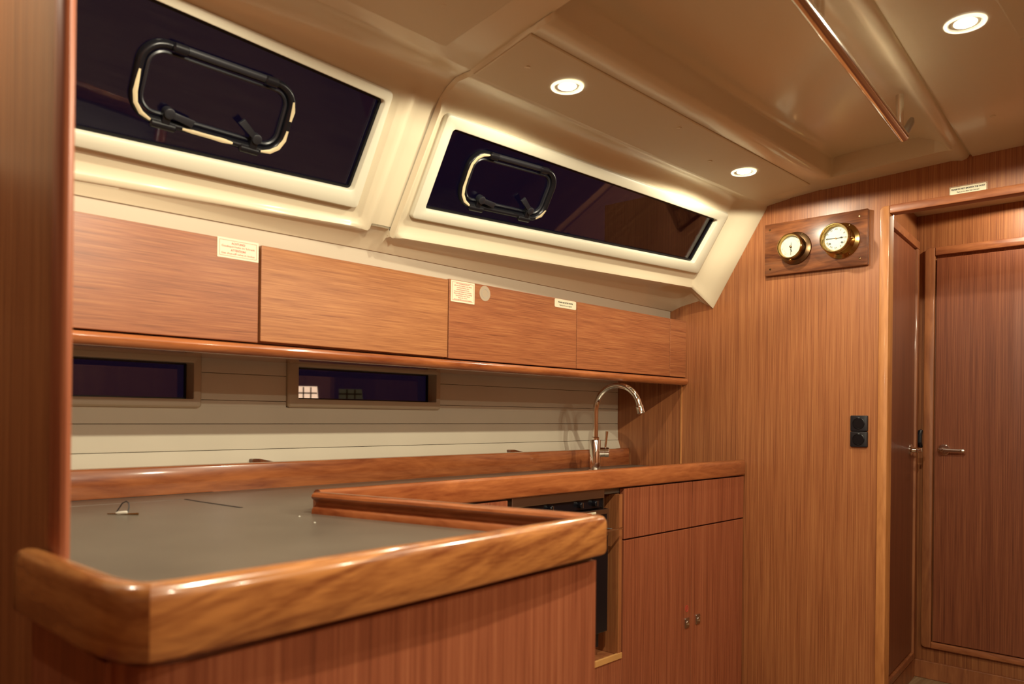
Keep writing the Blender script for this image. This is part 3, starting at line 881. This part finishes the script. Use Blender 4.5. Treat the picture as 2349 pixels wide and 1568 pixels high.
sticker('notice_label', 1.8765, 1.9825, 1.4385, 1.4650, [('PLEASE USE EXTRA WATER', .62, .0062, .072, .0002), ('Thank you for your support!', .29, .0052, .062, 0)],
        'small white rounded notice with black print at the top right of the third wall locker', M_INK, r=0.004)
e = empty('round_sticker', (1.5705, YC - 0.001, 1.443), 'faint round translucent sticker beside the square red-print label', 'sticker')
bm = bmesh.new()
f = lambda u, v, h: Vector((u, YC - h, v))
prism(bm, [(1.5705 + .0215 * math.cos(a), 1.4425 + .0215 * math.sin(a)) for a in [k * math.pi / 20 for k in range(40)]], f, .0002, .0007)
link('disc', bm, M_FILM, e)
c0 = [(1.5705 + .0135 * math.cos(a), 1.4425 + .0135 * math.sin(a)) for a in [k * math.pi / 16 for k in range(32)]]
link('ring_mark', ring(bmesh.new(), [(c0, .0007), (c0, .0009), (grow(c0, -.0012), .0009), (grow(c0, -.0012), .0007)], f), M_GREYINK, e)

# =================================================================== WORKTOP (one continuous L)
wt = empty('worktop', (1.2, 1.4, TOPZ), 'L-shaped grey laminate worktop edged with glossy mahogany rails', 'worktop')
ISL = [(0.292, 0.722), (0.985, 0.752), (0.873, 1.358), (2.655, 1.358), (2.655, 1.855), (0.302, 1.855), (0.302, 0.98), (0.275, 0.94)]
bm = bmesh.new()
rr = [[Vector((x, y, z)) for x, y in ISL] for z in (TOPZ - 0.030, TOPZ)]
for (ia, ib, ic, id_) in ((3, 4, 5, 2), (5, 6, 1, 2), (6, 7, 0, 1)):
    loft(bm, [[r[ia], r[ib], r[ic], r[id_]] for r in rr], True, True)
link('countertop', bm, M_TOP, wt)
# back rail
bm = bmesh.new()
prof = [(1.862, 0.890), (1.842, 0.890), (1.840, 0.893), (1.840, 0.966), (1.843, 0.9705), (1.848, 0.972), (1.857, 0.972), (1.862, 0.968)]
loft(bm, [[Vector((x, y, z)) for y, z in prof] for x in (0.302, 1.0, 1.8, 2.656)], True, True)
link('back_rail', bm, M_RAIL, wt, smooth=True)
link('back_ledge', B(0.302, 2.656, 1.863, 1.899, 0.930, 0.955), M_RAIL, wt)
# galley front rail
prof = [(1.360, 0.8935), (1.334, 0.8935), (1.331, 0.896), (1.330, 0.901), (1.330, 0.935), (1.332, 0.943), (1.338, 0.9475), (1.345, 0.949), (1.353, 0.9475), (1.3585, 0.943), (1.360, 0.935)]
bm = bmesh.new()
loft(bm, [[Vector((x, y, z)) for y, z in prof] for x in (0.874, 1.3, 1.8, 2.3, 2.648)] + [[Vector((2.6555, 1.346 + (y - 1.346) * .8, .921 + (z - .921) * .88)) for y, z in prof]], True, True)
link('front_rail', bm, M_RAIL, wt, smooth=True)
# island front rail: follows a slightly skewed path, mitred corner and return
def rail_path(pts, prof, inward):
    """sweep (d inward, z) profile along a polyline in plan"""
    rings_ = []
    n = len(pts)
    for i, p in enumerate(pts):
        p = Vector(p)
        t1 = (p - Vector(pts[i - 1])).normalized() if i else None
        t2 = (Vector(pts[i + 1]) - p).normalized() if i < n - 1 else None
        t1 = t1 or t2; t2 = t2 or t1
        t = (t1 + t2).normalized()
        nr = Vector((-t.y, t.x)) * inward
        c = nr.dot(Vector((-t1.y, t1.x)) * inward)
        rings_.append([Vector((p.x + nr.x * d / c, p.y + nr.y * d / c, z)) for d, z in prof])
    return rings_
pro = [(0.030, 0.883), (0.005, 0.883), (0.0012, 0.8855), (0.0, 0.890), (0.0, 0.931), (0.0015, 0.938), (0.006, 0.9435), (0.013, 0.9455), (0.019, 0.9455), (0.026, 0.943), (0.030, 0.937)]
path = [(0.250, 0.962), (0.250, 0.944), (0.252, 0.765), (0.2545, 0.733), (0.264, 0.698), (0.280, 0.683), (0.310, 0.6795), (0.5, 0.692), (0.7, 0.706), (0.9, 0.724), (0.975, 0.732), (0.999, 0.7345)]
rg = rail_path(path, pro, 1)
for i, r_ in enumerate(rg):
    t_ = max(0.0, min(1.0, (r_[0].x - 0.25) / 0.72))
    for v in r_:
        if v.z > 0.925: v.z += 0.0055 * (1 - t_)
c0 = sum((v for v in rg[0]), Vector()) / len(pro); c1 = sum((v for v in rg[-1]), Vector()) / len(pro)
rg = [[c0 + (v - c0) * 0.75 + Vector((0, 0.006, 0)) for v in rg[0]]] + rg + [[c1 + (v - c1) * 0.92 + Vector((0.005, 0, 0)) for v in rg[-1]], [c1 + (v - c1) * 0.70 + Vector((0.008, 0, 0)) for v in rg[-1]]]
bm = bmesh.new(); loft(bm, rg[:7], True, True)
bl = link('corner_rail', bm, M_ISLC, wt, smooth=True)
bm = bmesh.new(); loft(bm, rg[6:], True, True)
link('island_rail', bm, M_ISL, wt, smooth=True)
# moulded fiddle across the island's right edge; inner side faces the worktop
fp = [(0.0, 0.900), (0.0, 0.938), (0.004, 0.9445), (0.010, 0.946), (0.024, 0.9455), (0.030, 0.9425), (0.032, 0.938), (0.029, 0.9335), (0.022, 0.930), (0.019, 0.926), (0.020, 0.9215), (0.026, 0.918), (0.030, 0.913), (0.031, 0.905), (0.031, 0.900)]
rg = rail_path([(1.004, 0.7625), (0.876, 1.3285)], fp, 1)
bm = bmesh.new(); loft(bm, rg, True, True)
link('fiddle', bm, M_RAILY, wt, smooth=True)
# fridge lid joint
def groove(pts, w=0.0016, mat=M_SEAM, nm='lid_joint'):
    bm = bmesh.new()
    rings_ = rail_path(pts, [(-w, TOPZ + 0.0001), (-w, TOPZ + 0.0006), (w, TOPZ + 0.0006), (w, TOPZ + 0.0001)], 1)
    loft(bm, rings_, True, True)
    return link(nm, bm, mat, wt)
groove([(0.780, 1.722), (0.782, 1.66), (0.795, 1.498)], 0.0034)
groove([(0.303, 1.775), (0.55, 1.735), (0.775, 1.724)], 0.0004, M_STEEL, 'lid_edge')
groove([(0.303, 1.836), (0.90, 1.838)], 0.0020, M_SEAM, 'rear_joint')
# steel sink sunk in the top by the tap
bm = bmesh.new()
P = rpoly([(1.98, 1.42), (2.42, 1.42), (2.42, 1.65), (1.98, 1.65)], 0.05, 6)
ring(bm, [(grow(P, .012), 0.0002), (grow(P, .012), 0.0012), (P, 0.0012), (grow(P, -0.008), 0.0002)], lambda u, v, h: Vector((u, v, TOPZ + h)))
prism(bm, grow(P, -0.009), lambda u, v, h: Vector((u, v, TOPZ + h)), 0.0002, 0.0005)
link('sink', bm, M_STEEL, wt, smooth=True)

# little loop pull and tag on the worktop
e = empty('cord_pull', (0.579, 1.542, TOPZ), 'thin black loop of cord with a white tag lying on the grey worktop', 'cord')
P0 = Vector((0.579, 1.542, TOPZ))
ra = Vector((0.684, -0.729, 0)); fa = Vector((0.729, 0.684, 0))
loop = [P0 - ra * .012 + Vector((0, 0, .003)), P0 - ra * .007 + Vector((0, 0, .012)) + fa * .002, P0 - ra * .002 + Vector((0, 0, .021)) + fa * .004, P0 + ra * .004 + Vector((0, 0, .0245)) + fa * .006, P0 + ra * .009 + Vector((0, 0, .021)) + fa * .006, P0 + ra * .0105 + Vector((0, 0, .013)) + fa * .004, P0 + ra * .010 + Vector((0, 0, .004))]
link('loop', tube(bmesh.new(), loop, 0.0012, 8), M_BLACK, e, smooth=True)
link('tag', tube(bmesh.new(), [P0 - ra * .012 + Vector((0, 0, .003)), P0 - ra * .008 + Vector((0, 0, .003)), P0 + ra * .008 + Vector((0, 0, .0045)), P0 + ra * .010 + Vector((0, 0, .004))], [.0018, .0030, .0030, .002], 8), M_TAG, e, smooth=True)
link('hook', tube(bmesh.new(), [P0 - ra * .028 + Vector((0, 0, .0015)), P0 + ra * .010 + Vector((0, 0, .0015)), P0 + ra * .030 + Vector((0, 0, .0018))], [.0010, .0013, .0022], 8), M_BRASS, e, smooth=True)
for (x, y, q) in ((0.80, 1.29, 'left one of two tiny pale crumbs on the worktop'), (0.775, 1.20, 'right one of two tiny pale crumbs on the worktop')):
    bm = bmesh.new(); bmesh.ops.create_icosphere(bm, subdivisions=1, radius=0.0022, matrix=Matrix.Translation((x, y, TOPZ + .0018)) @ Matrix.Scale(0.6, 4, (0, 0, 1)))
    tag(link('crumb', bm, M_TAG), q, 'crumb', 'crumbs on the worktop')
# dark slim lids lying on the ledge behind the back rail
for (a, b, q) in ((1.020, 1.125, 'dark slim wooden finger pull standing above the back rail, left one'), (1.985, 2.10, 'dark slim wooden finger pull standing above the back rail, right one')):
    bm = bmesh.new()
    prism(bm, rpoly([(a, 0.9555), (b, 0.9555), (b, 0.962), (a + 0.02, 0.9795), (a, 0.9795)], [0.001, 0.001, 0.001, 0.004, 0.004], 3), lambda u, v, h: Vector((u, 1.868 + h, v)), 0, 0.018)
    tag(link('finger_pull', bm, M_BOARD), q, 'finger pull', 'finger pulls behind the back rail')

# tap
tp = empty('mixer_tap', (2.245, 1.70, TOPZ), 'tall chrome swan-neck mixer tap rising behind the worktop rail', 'tap')
bx, by = 2.245, 1.70
bm = bmesh.new()
lathe(bm, (bx, by, TOPZ), (0, 0, 1), [(0.0002, 0.0), (0.0002, 0.025), (0.004, 0.025), (0.006, 0.0205), (0.006, 0.0195), (0.108, 0.0195), (0.110, 0.0185), (0.110, 0.013)], 36)
link('body', bm, M_CHROME, tp, smooth=True)
pathp = [(bx, by, 1.013)]
sx, sy = 0.10, -0.995          # spout turned towards the sink
n_ = math.hypot(sx, sy); sx /= n_; sy /= n_
R_ = 0.088; zc = 1.120
pathp += [(bx, by, z) for z in (1.05, 1.09, 1.11)]
for k in range(0, 19):
    a = math.pi - k * math.radians(9.4)
    pathp.append((bx + sx * (R_ + R_ * math.cos(a)), by + sy * (R_ + R_ * math.cos(a)), zc + R_ * math.sin(a)))
link('spout', tube(bmesh.new(), pathp, 0.0098, 20), M_CHROME, tp, smooth=True)
bm = bmesh.new(); tube(bm, [(bx, by, 1.014), (bx, by, 1.016), (bx, by, 1.024), (bx, by, 1.026)], [.012, .0135, .0135, .011], 24)
link('collar', bm, M_CHROME, tp, smooth=True)
pe = Vector(pathp[-1]); dr = (Vector(pathp[-1]) - Vector(pathp[-2])).normalized()
bm = bmesh.new(); tube(bm, [pe - dr * .002, pe, pe + dr * .003, pe + dr * .008, pe + dr * .026, pe + dr * .028], [.010, .0125, .0135, .0125, .0135, .011], 24)
link('aerator', bm, M_CHROME, tp, smooth=True)
hd = Vector((0.684, -0.729, 0)) * 0.92 + Vector((0, 0, 0)); hd.normalize()
hc = Vector((bx, by, 0.972))
bm = bmesh.new(); tube(bm, [hc + hd * .014, hc + hd * .030, hc + hd * .0305, hc + hd * .0325, hc + hd * .033, hc + hd * .046, hc + hd * .048], [.0165, .0165, .0155, .0155, .017, .017, .0155], 32)
link('handle_hub', bm, M_CHROME, tp, smooth=True)
bm = bmesh.new(); tube(bm, [hc + hd * .035 + Vector((0, 0, .012)), hc + hd * .038 + Vector((0, 0, .04)), hc + hd * .041 + Vector((0, 0, .074))], [.004, .0042, .0050], 12)
link('lever', bm, M_CHROME, tp, smooth=True)

# =================================================================== ISLAND BASE
isb = empty('island_cabinet', (0.6, 1.0, 0.0), 'mahogany veneered peninsula base in the foreground, under the rounded rail', 'cabinet')
def skew(x): return 0.680 + (x - 0.32) * (0.7335 - 0.680) / (0.984 - 0.32)
bm = bmesh.new()
fr = [(0.2725, 0.745), (0.283, 0.712), (0.300, 0.703), (0.330, skew(0.330) + 0.016), (0.994, skew(0.994) + 0.014), (0.994, skew(0.994) + 0.034), (0.325, skew(0.325) + 0.034), (0.2925, 0.748)]
loft(bm, [[Vector((x, y, z)) for x, y in fr] for z in (0.0, 0.874)], True, True)
bmesh.ops.triangulate(bm, faces=[f for f in bm.faces if len(f.verts) > 4])
link('front_panel', bm, M_FRONT, isb)
link('side_panel', B(0.2665, 0.2785, 0.746, 0.955, 0.0, 0.874), M_FRONT, isb)
bm = bmesh.new()
loft(bm, [[Vector((x, y, z)) for x, y in ((0.971, 0.770), (0.974, 0.755), (0.881, 1.362), (0.861, 1.362), (0.951, 0.770))][0:0] or [Vector((x, y, z)) for x, y in ((0.976, 0.772), (0.992, 0.772), (0.882, 1.362), (0.864, 1.362))] for z in (0.0, 0.874)], True, True)
link('end_panel', bm, M_VERT, isb)

# =================================================================== GALLEY BASE CABINETS
YF = 1.338
bc = empty('sink_cabinet', (2.28, 1.5, 0.0), 'base cabinet under the tap with two drawers over two tall doors', 'cabinet')
link('carcass', B(1.9005, 2.6545, YF + 0.020, 1.84, 0.06, 0.873), M_VERT, bc)
link('plinth', B(1.9005, 2.6545, YF + 0.05, 1.80, 0.0, 0.0595), M_BOARD, bc)
def front(nm, x0, x1, z0, z1, root, mat=M_DOOR):
    return link(nm, B(x0, x1, YF, YF + 0.018, z0, z1, 0.0012), mat, root)
front('drawer', 1.9115, 2.2940, 0.7400, 0.8885, bc, M_FRONT)
front('drawer', 2.2985, 2.6540, 0.7400, 0.8885, bc, M_FRONT)
dl = front('door', 1.9115, 2.2965, 0.075, 0.7355, bc, M_FRONT)
dr_ = front('door', 2.3000, 2.6540, 0.075, 0.7355, bc, M_FRONT)
for part, x in ((dl, 2.268), (dr_, 2.337)):
    bm = bmesh.new()
    f = lambda u, v, h: Vector((u, YF - h, v))
    prism(bm, rpoly([(x - .0125, .414), (x + .0125, .414), (x + .0125, .446), (x - .0125, .446)], .003, 3), f, 0.0, 0.004, bev=0.001)
    lt = link_sub('latch', bm, M_STEEL, part, bc, smooth=True)
    bm = bmesh.new()
    tube(bm, [f(x, .430, .004), f(x, .430, .007), f(x, .430, .0078)], [.0078, .0072, .005], 20)
    box(bm, x - .002, x + .002, YF - .011, YF - .0075, .424, .440, .0008)
    link_sub('latch_button', bm, M_CHROME, part, bc, smooth=True)
e = empty('red_sticker', (2.268, YF, 0.468), 'tiny red outlined sticker above the left latch of the sink cabinet', 'sticker')
fz = lambda u, v, h: Vector((u, YF - h, v))
c1 = [(2.268 + .0085 * math.cos(a), .4765 + .0105 * math.sin(a)) for a in [k * math.pi / 12 for k in range(24)]]
link('outline', ring(bmesh.new(), [(c1, .0002), (c1, .0007), (grow(c1, -.0016), .0007), (grow(c1, -.0016), .0002)], fz), M_RED, e)
link('mark', text_bm('?', 0.013, (2.268, YF - .0006, .4765), (1, 0, 0), (0, 0, 1), bold=.0002), M_RED, e)

# niche with the stove
nc = empty('stove_niche', (1.65, 1.5, 0.0), 'open wooden recess holding the stove, with a pale edged sill', 'cabinet')
link('side_panel', B(1.884, 1.8995, YF - 0.002, 1.80, 0.4085, 0.873, 0.0008), M_VERT, nc)
link('side_panel', B(1.416, 1.430, YF + 0.020, 1.80, 0.4085, 0.873), M_VERT, nc)
link('sill', B(1.416, 1.8995, YF + 0.004, 1.80, 0.395, 0.408), M_FRAME, nc)
link('sill_edge', B(1.416, 1.9025, YF - 0.004, YF + 0.0035, 0.395, 0.412, 0.001), M_LIP, nc)
link('lower_front', B(1.416, 1.9085, YF, YF + 0.018, 0.075, 0.3935, 0.001), M_FRONT, nc)
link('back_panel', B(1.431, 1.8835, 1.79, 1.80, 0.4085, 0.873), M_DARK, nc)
lc = empty('corner_cabinet', (1.15, 1.5, 0.0), 'base cabinet left of the stove, mostly behind the foreground peninsula', 'cabinet')
link('carcass', B(0.90, 1.4155, YF + 0.020, 1.84, 0.0, 0.873), M_VERT, lc)
link('drawer', B(0.905, 1.4140, YF, YF + 0.018, 0.7400, 0.8885, 0.0012), M_FRONT, lc)
link('door', B(0.905, 1.4140, YF, YF + 0.018, 0.075, 0.7355, 0.0012), M_FRONT, lc)

ov = empty('stove', (1.64, 1.5, 0.41), 'steel and black gimballed galley stove under the worktop rail', 'stove')
YO = 1.3445
link('body', B(1.433, 1.822, YO + 0.016, 1.70, 0.44, 0.872), M_OVEN, ov)
link('top_band', B(1.4305, 1.812, YO - 0.006, YO + 0.012, 0.868, 0.8930, 0.002), M_STEEL, ov)
link('control_panel', B(1.433, 1.812, YO + 0.002, YO + 0.0115, 0.841, 0.8675), M_OVEN, ov)
for x in (1.58, 1.706, 1.772):
    bm = bmesh.new(); tube(bm, [(x, YO + .002, .855), (x, YO - .010, .855), (x, YO - .012, .855)], [.0085, .0078, .006], 16)
    k_ = link('knob', bm, M_OVEN, ov, smooth=True)
    link_sub('pointer', B(x - .0015, x + .0015, YO - .0145, YO - .0122, .848, .8625), M_STEEL, k_, ov)
link('side_bracket', B(1.8125, 1.8155, YO - 0.004, YO + 0.011, 0.837, 0.893), M_STEEL, ov)
dd = link('oven_door', B(1.433, 1.838, YO - 0.004, YO + 0.014, 0.485, 0.836, 0.003), M_OVEN, ov)
link_sub('door_trim', B(1.433, 1.838, YO - 0.0055, YO - 0.0035, 0.822, 0.8355), M_STEEL, dd, ov)
link_sub('door_trim', B(1.827, 1.838, YO - 0.0055, YO - 0.0035, 0.760, 0.8215), M_STEEL, dd, ov)
link_sub('door_glass', B(1.470, 1.802, YO - 0.0055, YO - 0.0035, 0.525, 0.815), M_OVEN, dd, ov)
bm = bmesh.new(); tube(bm, [(1.48, YO - .004, .780), (1.48, YO - .030, .780), (1.495, YO - .034, .780), (1.84, YO - .034, .780), (1.862, YO - .034, .780)], .0030, 10)
tube(bm, [(1.82, YO - .004, .780), (1.82, YO - .034, .780)], .0035, 10)
link_sub('handle', bm, M_CHROME, dd, ov, smooth=True)
link_sub('maker_plate', B(1.735, 1.775, YO - .0062, YO - .0056, .825, .831), M_PAPER, dd, ov)

# =================================================================== CLOCK BOARD
cb = link('instrument_board', B(XB - 0.020, XB - 0.0005, 0.911, 1.262, 1.600, 1.7815, 0.0025), M_BOARD, smooth=True)
tag(cb, 'dark varnished wooden board on the end wall carrying two brass instruments', 'board')
for (y, z) in ((0.936, 1.760), (1.24, 1.622), (1.243, 1.76), (0.934, 1.622)):
    bm = bmesh.new(); lathe(bm, (XB - .0201, y, z), (-1, 0, 0), [(0, .0035), (.001, .003), (.0012, 0)], 14)
    o = link('screw', bm, M_DBRASS, smooth=True); o.parent = cb

def instrument(nm, y, z, depth, rb, rf, rd, label, cat, metal, clock):
    x0 = XB - 0.0203
    e = empty(nm, (x0, y, z), label, cat)
    ax = (-1, 0, 0)
    bm = bmesh.new()
    lathe(bm, (x0, y, z), ax, [(0, rb - .002), (0.002, rb), (0.005, rb - .001), (0.008, rb - .008), (0.010, rf * .98), (depth * .55, rf * .97), (depth * .62, rf * 1.0), (depth * .72, rf * 1.06), (depth * .78, rf * 1.06), (depth * .84, rf * 1.0)], 56)
    link('case', bm, metal, e, smooth=True)
    bm = bmesh.new()
    lathe(bm, (x0, y, z), ax, [(depth * .80, rf * .97), (depth * .88, rf * 1.03), (depth * .96, rf * 1.02), (depth, rf * .97), (depth, rf * .93), (depth * .97, rf * .90), (depth - .016, rd), (depth - .017, rd)], 56)
    link('bezel', bm, M_BRASS, e, smooth=True)
    bm = bmesh.new(); lathe(bm, (x0, y, z), ax, [(depth - .018, rd), (depth - .0165, rd), (depth - .0164, 0)], 48)
    dl_ = link('dial', bm, M_DIAL, e)
    xd = x0 - depth + .0162
    fr_ = Vector((0, -1, 0)); fu = Vector((0, 0, 1))
    cc = Vector((xd, y, z))
    def pt(r, a): # a clockwise from 12
        return cc + fr_ * r * math.sin(a) + fu * r * math.cos(a)
    def bar(bm, r0, a0, r1, a1, w0, w1, k=0.0):
        p, q = pt(r0, a0), pt(r1, a1); d = (q - p).normalized(); nn = d.cross(Vector((-1, 0, 0)))
        o = Vector((-k, 0, 0))
        vs = [bm.verts.new(v + o) for v in (p - nn * w0, q - nn * w1, q + nn * w1, p + nn * w0)]
        vt = [bm.verts.new(v.co + Vector((-.0005, 0, 0))) for v in vs]
        bm.faces.new(vt)
        for i in range(4): bm.faces.new((vs[i], vs[(i + 1) % 4], vt[(i + 1) % 4], vt[i]))
    bm = bmesh.new()
    if clock:
        rom = ['XII', 'I', 'II', 'III', 'IIII', 'V', 'VI', 'VII', 'VIII', 'IX', 'X', 'XI']
        bl = []
        for i, tx in enumerate(rom):
            a = i * math.pi / 6
            bl.append(text_bm(tx, rd * .24, pt(rd * .80, a), fr_ * math.cos(a) - fu * math.sin(a), fr_ * math.sin(a) + fu * math.cos(a), extrude=.00015))
        for i in range(60): bar(bm, rd * .94, i * math.pi / 30, rd * .98, i * math.pi / 30, .00012, .00012)
        bl.append(bm)
        link('numerals', join(bl), M_INK, e)
        bm = bmesh.new()
        am = math.radians(274); ah = math.radians(88)
        bar(bm, 0, am, rd * .88, am, .0007, .0004, .001); bar(bm, 0, am + .03, rd * .78, am - .06, .0005, .0003, .001)
        bar(bm, 0, ah, rd * .45, ah, .0007, .0007, .0015); bar(bm, rd * .42, ah, rd * .54, ah, .0022, .0022, .0015); bar(bm, rd * .5, ah, rd * .7, ah, .0006, .0003, .0015)
        link('hands', bm, M_INK, e)
        bm = bmesh.new(); tube(bm, [cc, cc + Vector((-.003, 0, 0))], .0026, 14)
        link('hub', bm, M_DBRASS, e, smooth=True)
        for a in (math.radians(128), math.radians(232)):
            bm = bmesh.new(); lathe(bm, pt(rd * .66, a), (-1, 0, 0), [(0, .0032), (.001, .0032), (.001, .0016), (.0, .0014)], 18)
            link('winding_hole', bm, M_INK, e)
    else:
        bl = []
        for i in range(72):
            a = i * math.pi / 36
            bar(bm, rd * .70, a, rd * (.76 if i % 6 == 0 else .73), a, .00015, .00015)
        bl.append(bm)
        for i, tx in enumerate(['970', '980', '990', '1000', '1010', '1020', '1030', '1040']):
            a = math.radians(-140 + i * 40)
            bl.append(text_bm(tx, rd * .15, pt(rd * .86, a), fr_ * math.cos(a) - fu * math.sin(a), fr_ * math.sin(a) + fu * math.cos(a), extrude=.00012))
        link('scale', join(bl), M_GREYINK, e)
        bm = bmesh.new()
        bar(bm, 0, math.radians(180), rd * .82, math.radians(180), .0008, .0003, .0012); bar(bm, 0, math.radians(8), rd * .40, math.radians(4), .0006, .0003, .0012)
        bar(bm, rd * .25, math.radians(186), rd * .55, math.radians(168), .0022, .0003, .0008)
        link('needle', bm, M_INK, e)
        bm = bmesh.new(); tube(bm, [cc, cc + Vector((-.005, 0, 0)), cc + Vector((-.006, 0, 0))], [.0036, .0036, .002], 18)
        link('hub', bm, M_DBRASS, e, smooth=True)
    # hinge lug on the bezel
    aL = math.radians(95) if clock else math.radians(180)
    p = cc + (fr_ * math.sin(aL) + fu * math.cos(aL)) * (rf * 1.07); p.x = x0 - depth * .74
    bm = bmesh.new(); bmesh.ops.create_uvsphere(bm, u_segments=12, v_segments=8, radius=.0055, matrix=Matrix.Translation(p))
    link('hinge_lug', bm, M_BRASS, e, smooth=True)
    # flange screws
    for k in range(3):
        a = math.radians(30 + 120 * k)
        p = Vector((x0 - .007, y, z)) + (fr_ * math.sin(a) + fu * math.cos(a)) * (rb - .005)
        bm = bmesh.new(); lathe(bm, p, (-1, 0, 0), [(-.002, .0025), (.0003, .0025), (.001, .0015), (.001, 0)], 12)
        link('flange_screw', bm, M_DBRASS, e)
    bm = bmesh.new(); lathe(bm, (x0, y, z), ax, [(depth - .004, rf * .905), (depth - .003, rf * .905)], 48); bm.free()
    return e
instrument('ship_clock', 0.993, 1.687, 0.066, 0.0595, 0.0475, 0.0375, 'brass ship clock with roman numerals, right one on the dark board', 'clock', M_BRASS, True)
instrument('barometer', 1.150, 1.684, 0.052, 0.0565, 0.0425, 0.0355, 'brass barometer with a white dial, left one on the dark board', 'barometer', M_DBRASS, False)

# black double socket
sw = empty('double_socket', (XB - 0.001, 0.936, 1.008), 'black double socket plate with two round inserts on the end wall', 'socket')
f = fx(XB - 0.0003)
for z0, z1 in ((1.0085, 1.0590), (1.0600, 1.1115)):
    bm = bmesh.new(); prism(bm, rpoly([(0.909, z0), (0.963, z0), (0.963, z1), (0.909, z1)], .003, 3), f, 0, .009, bev=.002)
    pl_ = link('plate', bm, M_BLACK, sw, smooth=True)
    bm = bmesh.new(); lathe(bm, (XB - .0092, .936, (z0 + z1) / 2), (-1, 0, 0), [(0, .019), (.002, .019), (.003, .0175), (.0015, .0165), (.0015, 0)], 36)
    link_sub('round_insert', bm, M_RUBBER, pl_, sw, smooth=True)

# no smoking plate above the opening
e = empty('no_smoking_plate', (XB - 0.001, 0.628, 1.782), 'small cream plate with black print asking not to smoke, above the passage', 'sign')
f = fx(XB)
link('plate', prism(bmesh.new(), rpoly([(0.579, 1.7835), (0.676, 1.7835), (0.676, 1.8055), (0.579, 1.8055)], .003, 3), f, .0003, .002), M_PAPER, e)
bl = [text_bm('PLEASE DO NOT SMOKE IN THE YACHT', .0062, (XB - .0022, .6275, 1.7980), (0, -1, 0), (0, 0, 1), bold=.0003, width=.090),
      text_bm('Thank you from More Yacht Club team !', .0055, (XB - .0022, .6275, 1.7895), (0, -1, 0), (0, 0, 1), shear=.3, bold=.0001, width=.062)]
link('lettering', join(bl), M_INK, e)
link('rim', ring(bmesh.new(), [(rpoly([(0.576, 1.7815), (0.6785, 1.7815), (0.6785, 1.8085), (0.576, 1.8085)], .004, 3), .0001), (rpoly([(0.576, 1.7815), (0.6785, 1.7815), (0.6785, 1.8085), (0.576, 1.8085)], .004, 3), .0012), (rpoly([(0.577, 1.7825), (0.6775, 1.7825), (0.6775, 1.8075), (0.577, 1.8075)], .004, 3), .0012), (rpoly([(0.577, 1.7825), (0.6775, 1.7825), (0.6775, 1.8075), (0.577, 1.8075)], .004, 3), .0001)], f), M_HFRAME, e)

# lights beyond the lower port
far_window('lit_quay_window', 7.47, 11.85, 1.435, 0.185, 0.115, (1.0, 0.74, 0.38), 1.1, 'bright cream lit window far outside, seen low in the right hull port')
far_window('dim_quay_window', 7.95, 11.25, 1.425, 0.20, 0.085, (0.5, 0.5, 0.15), 0.05, 'dim greenish lit window far outside, seen low in the right hull port')
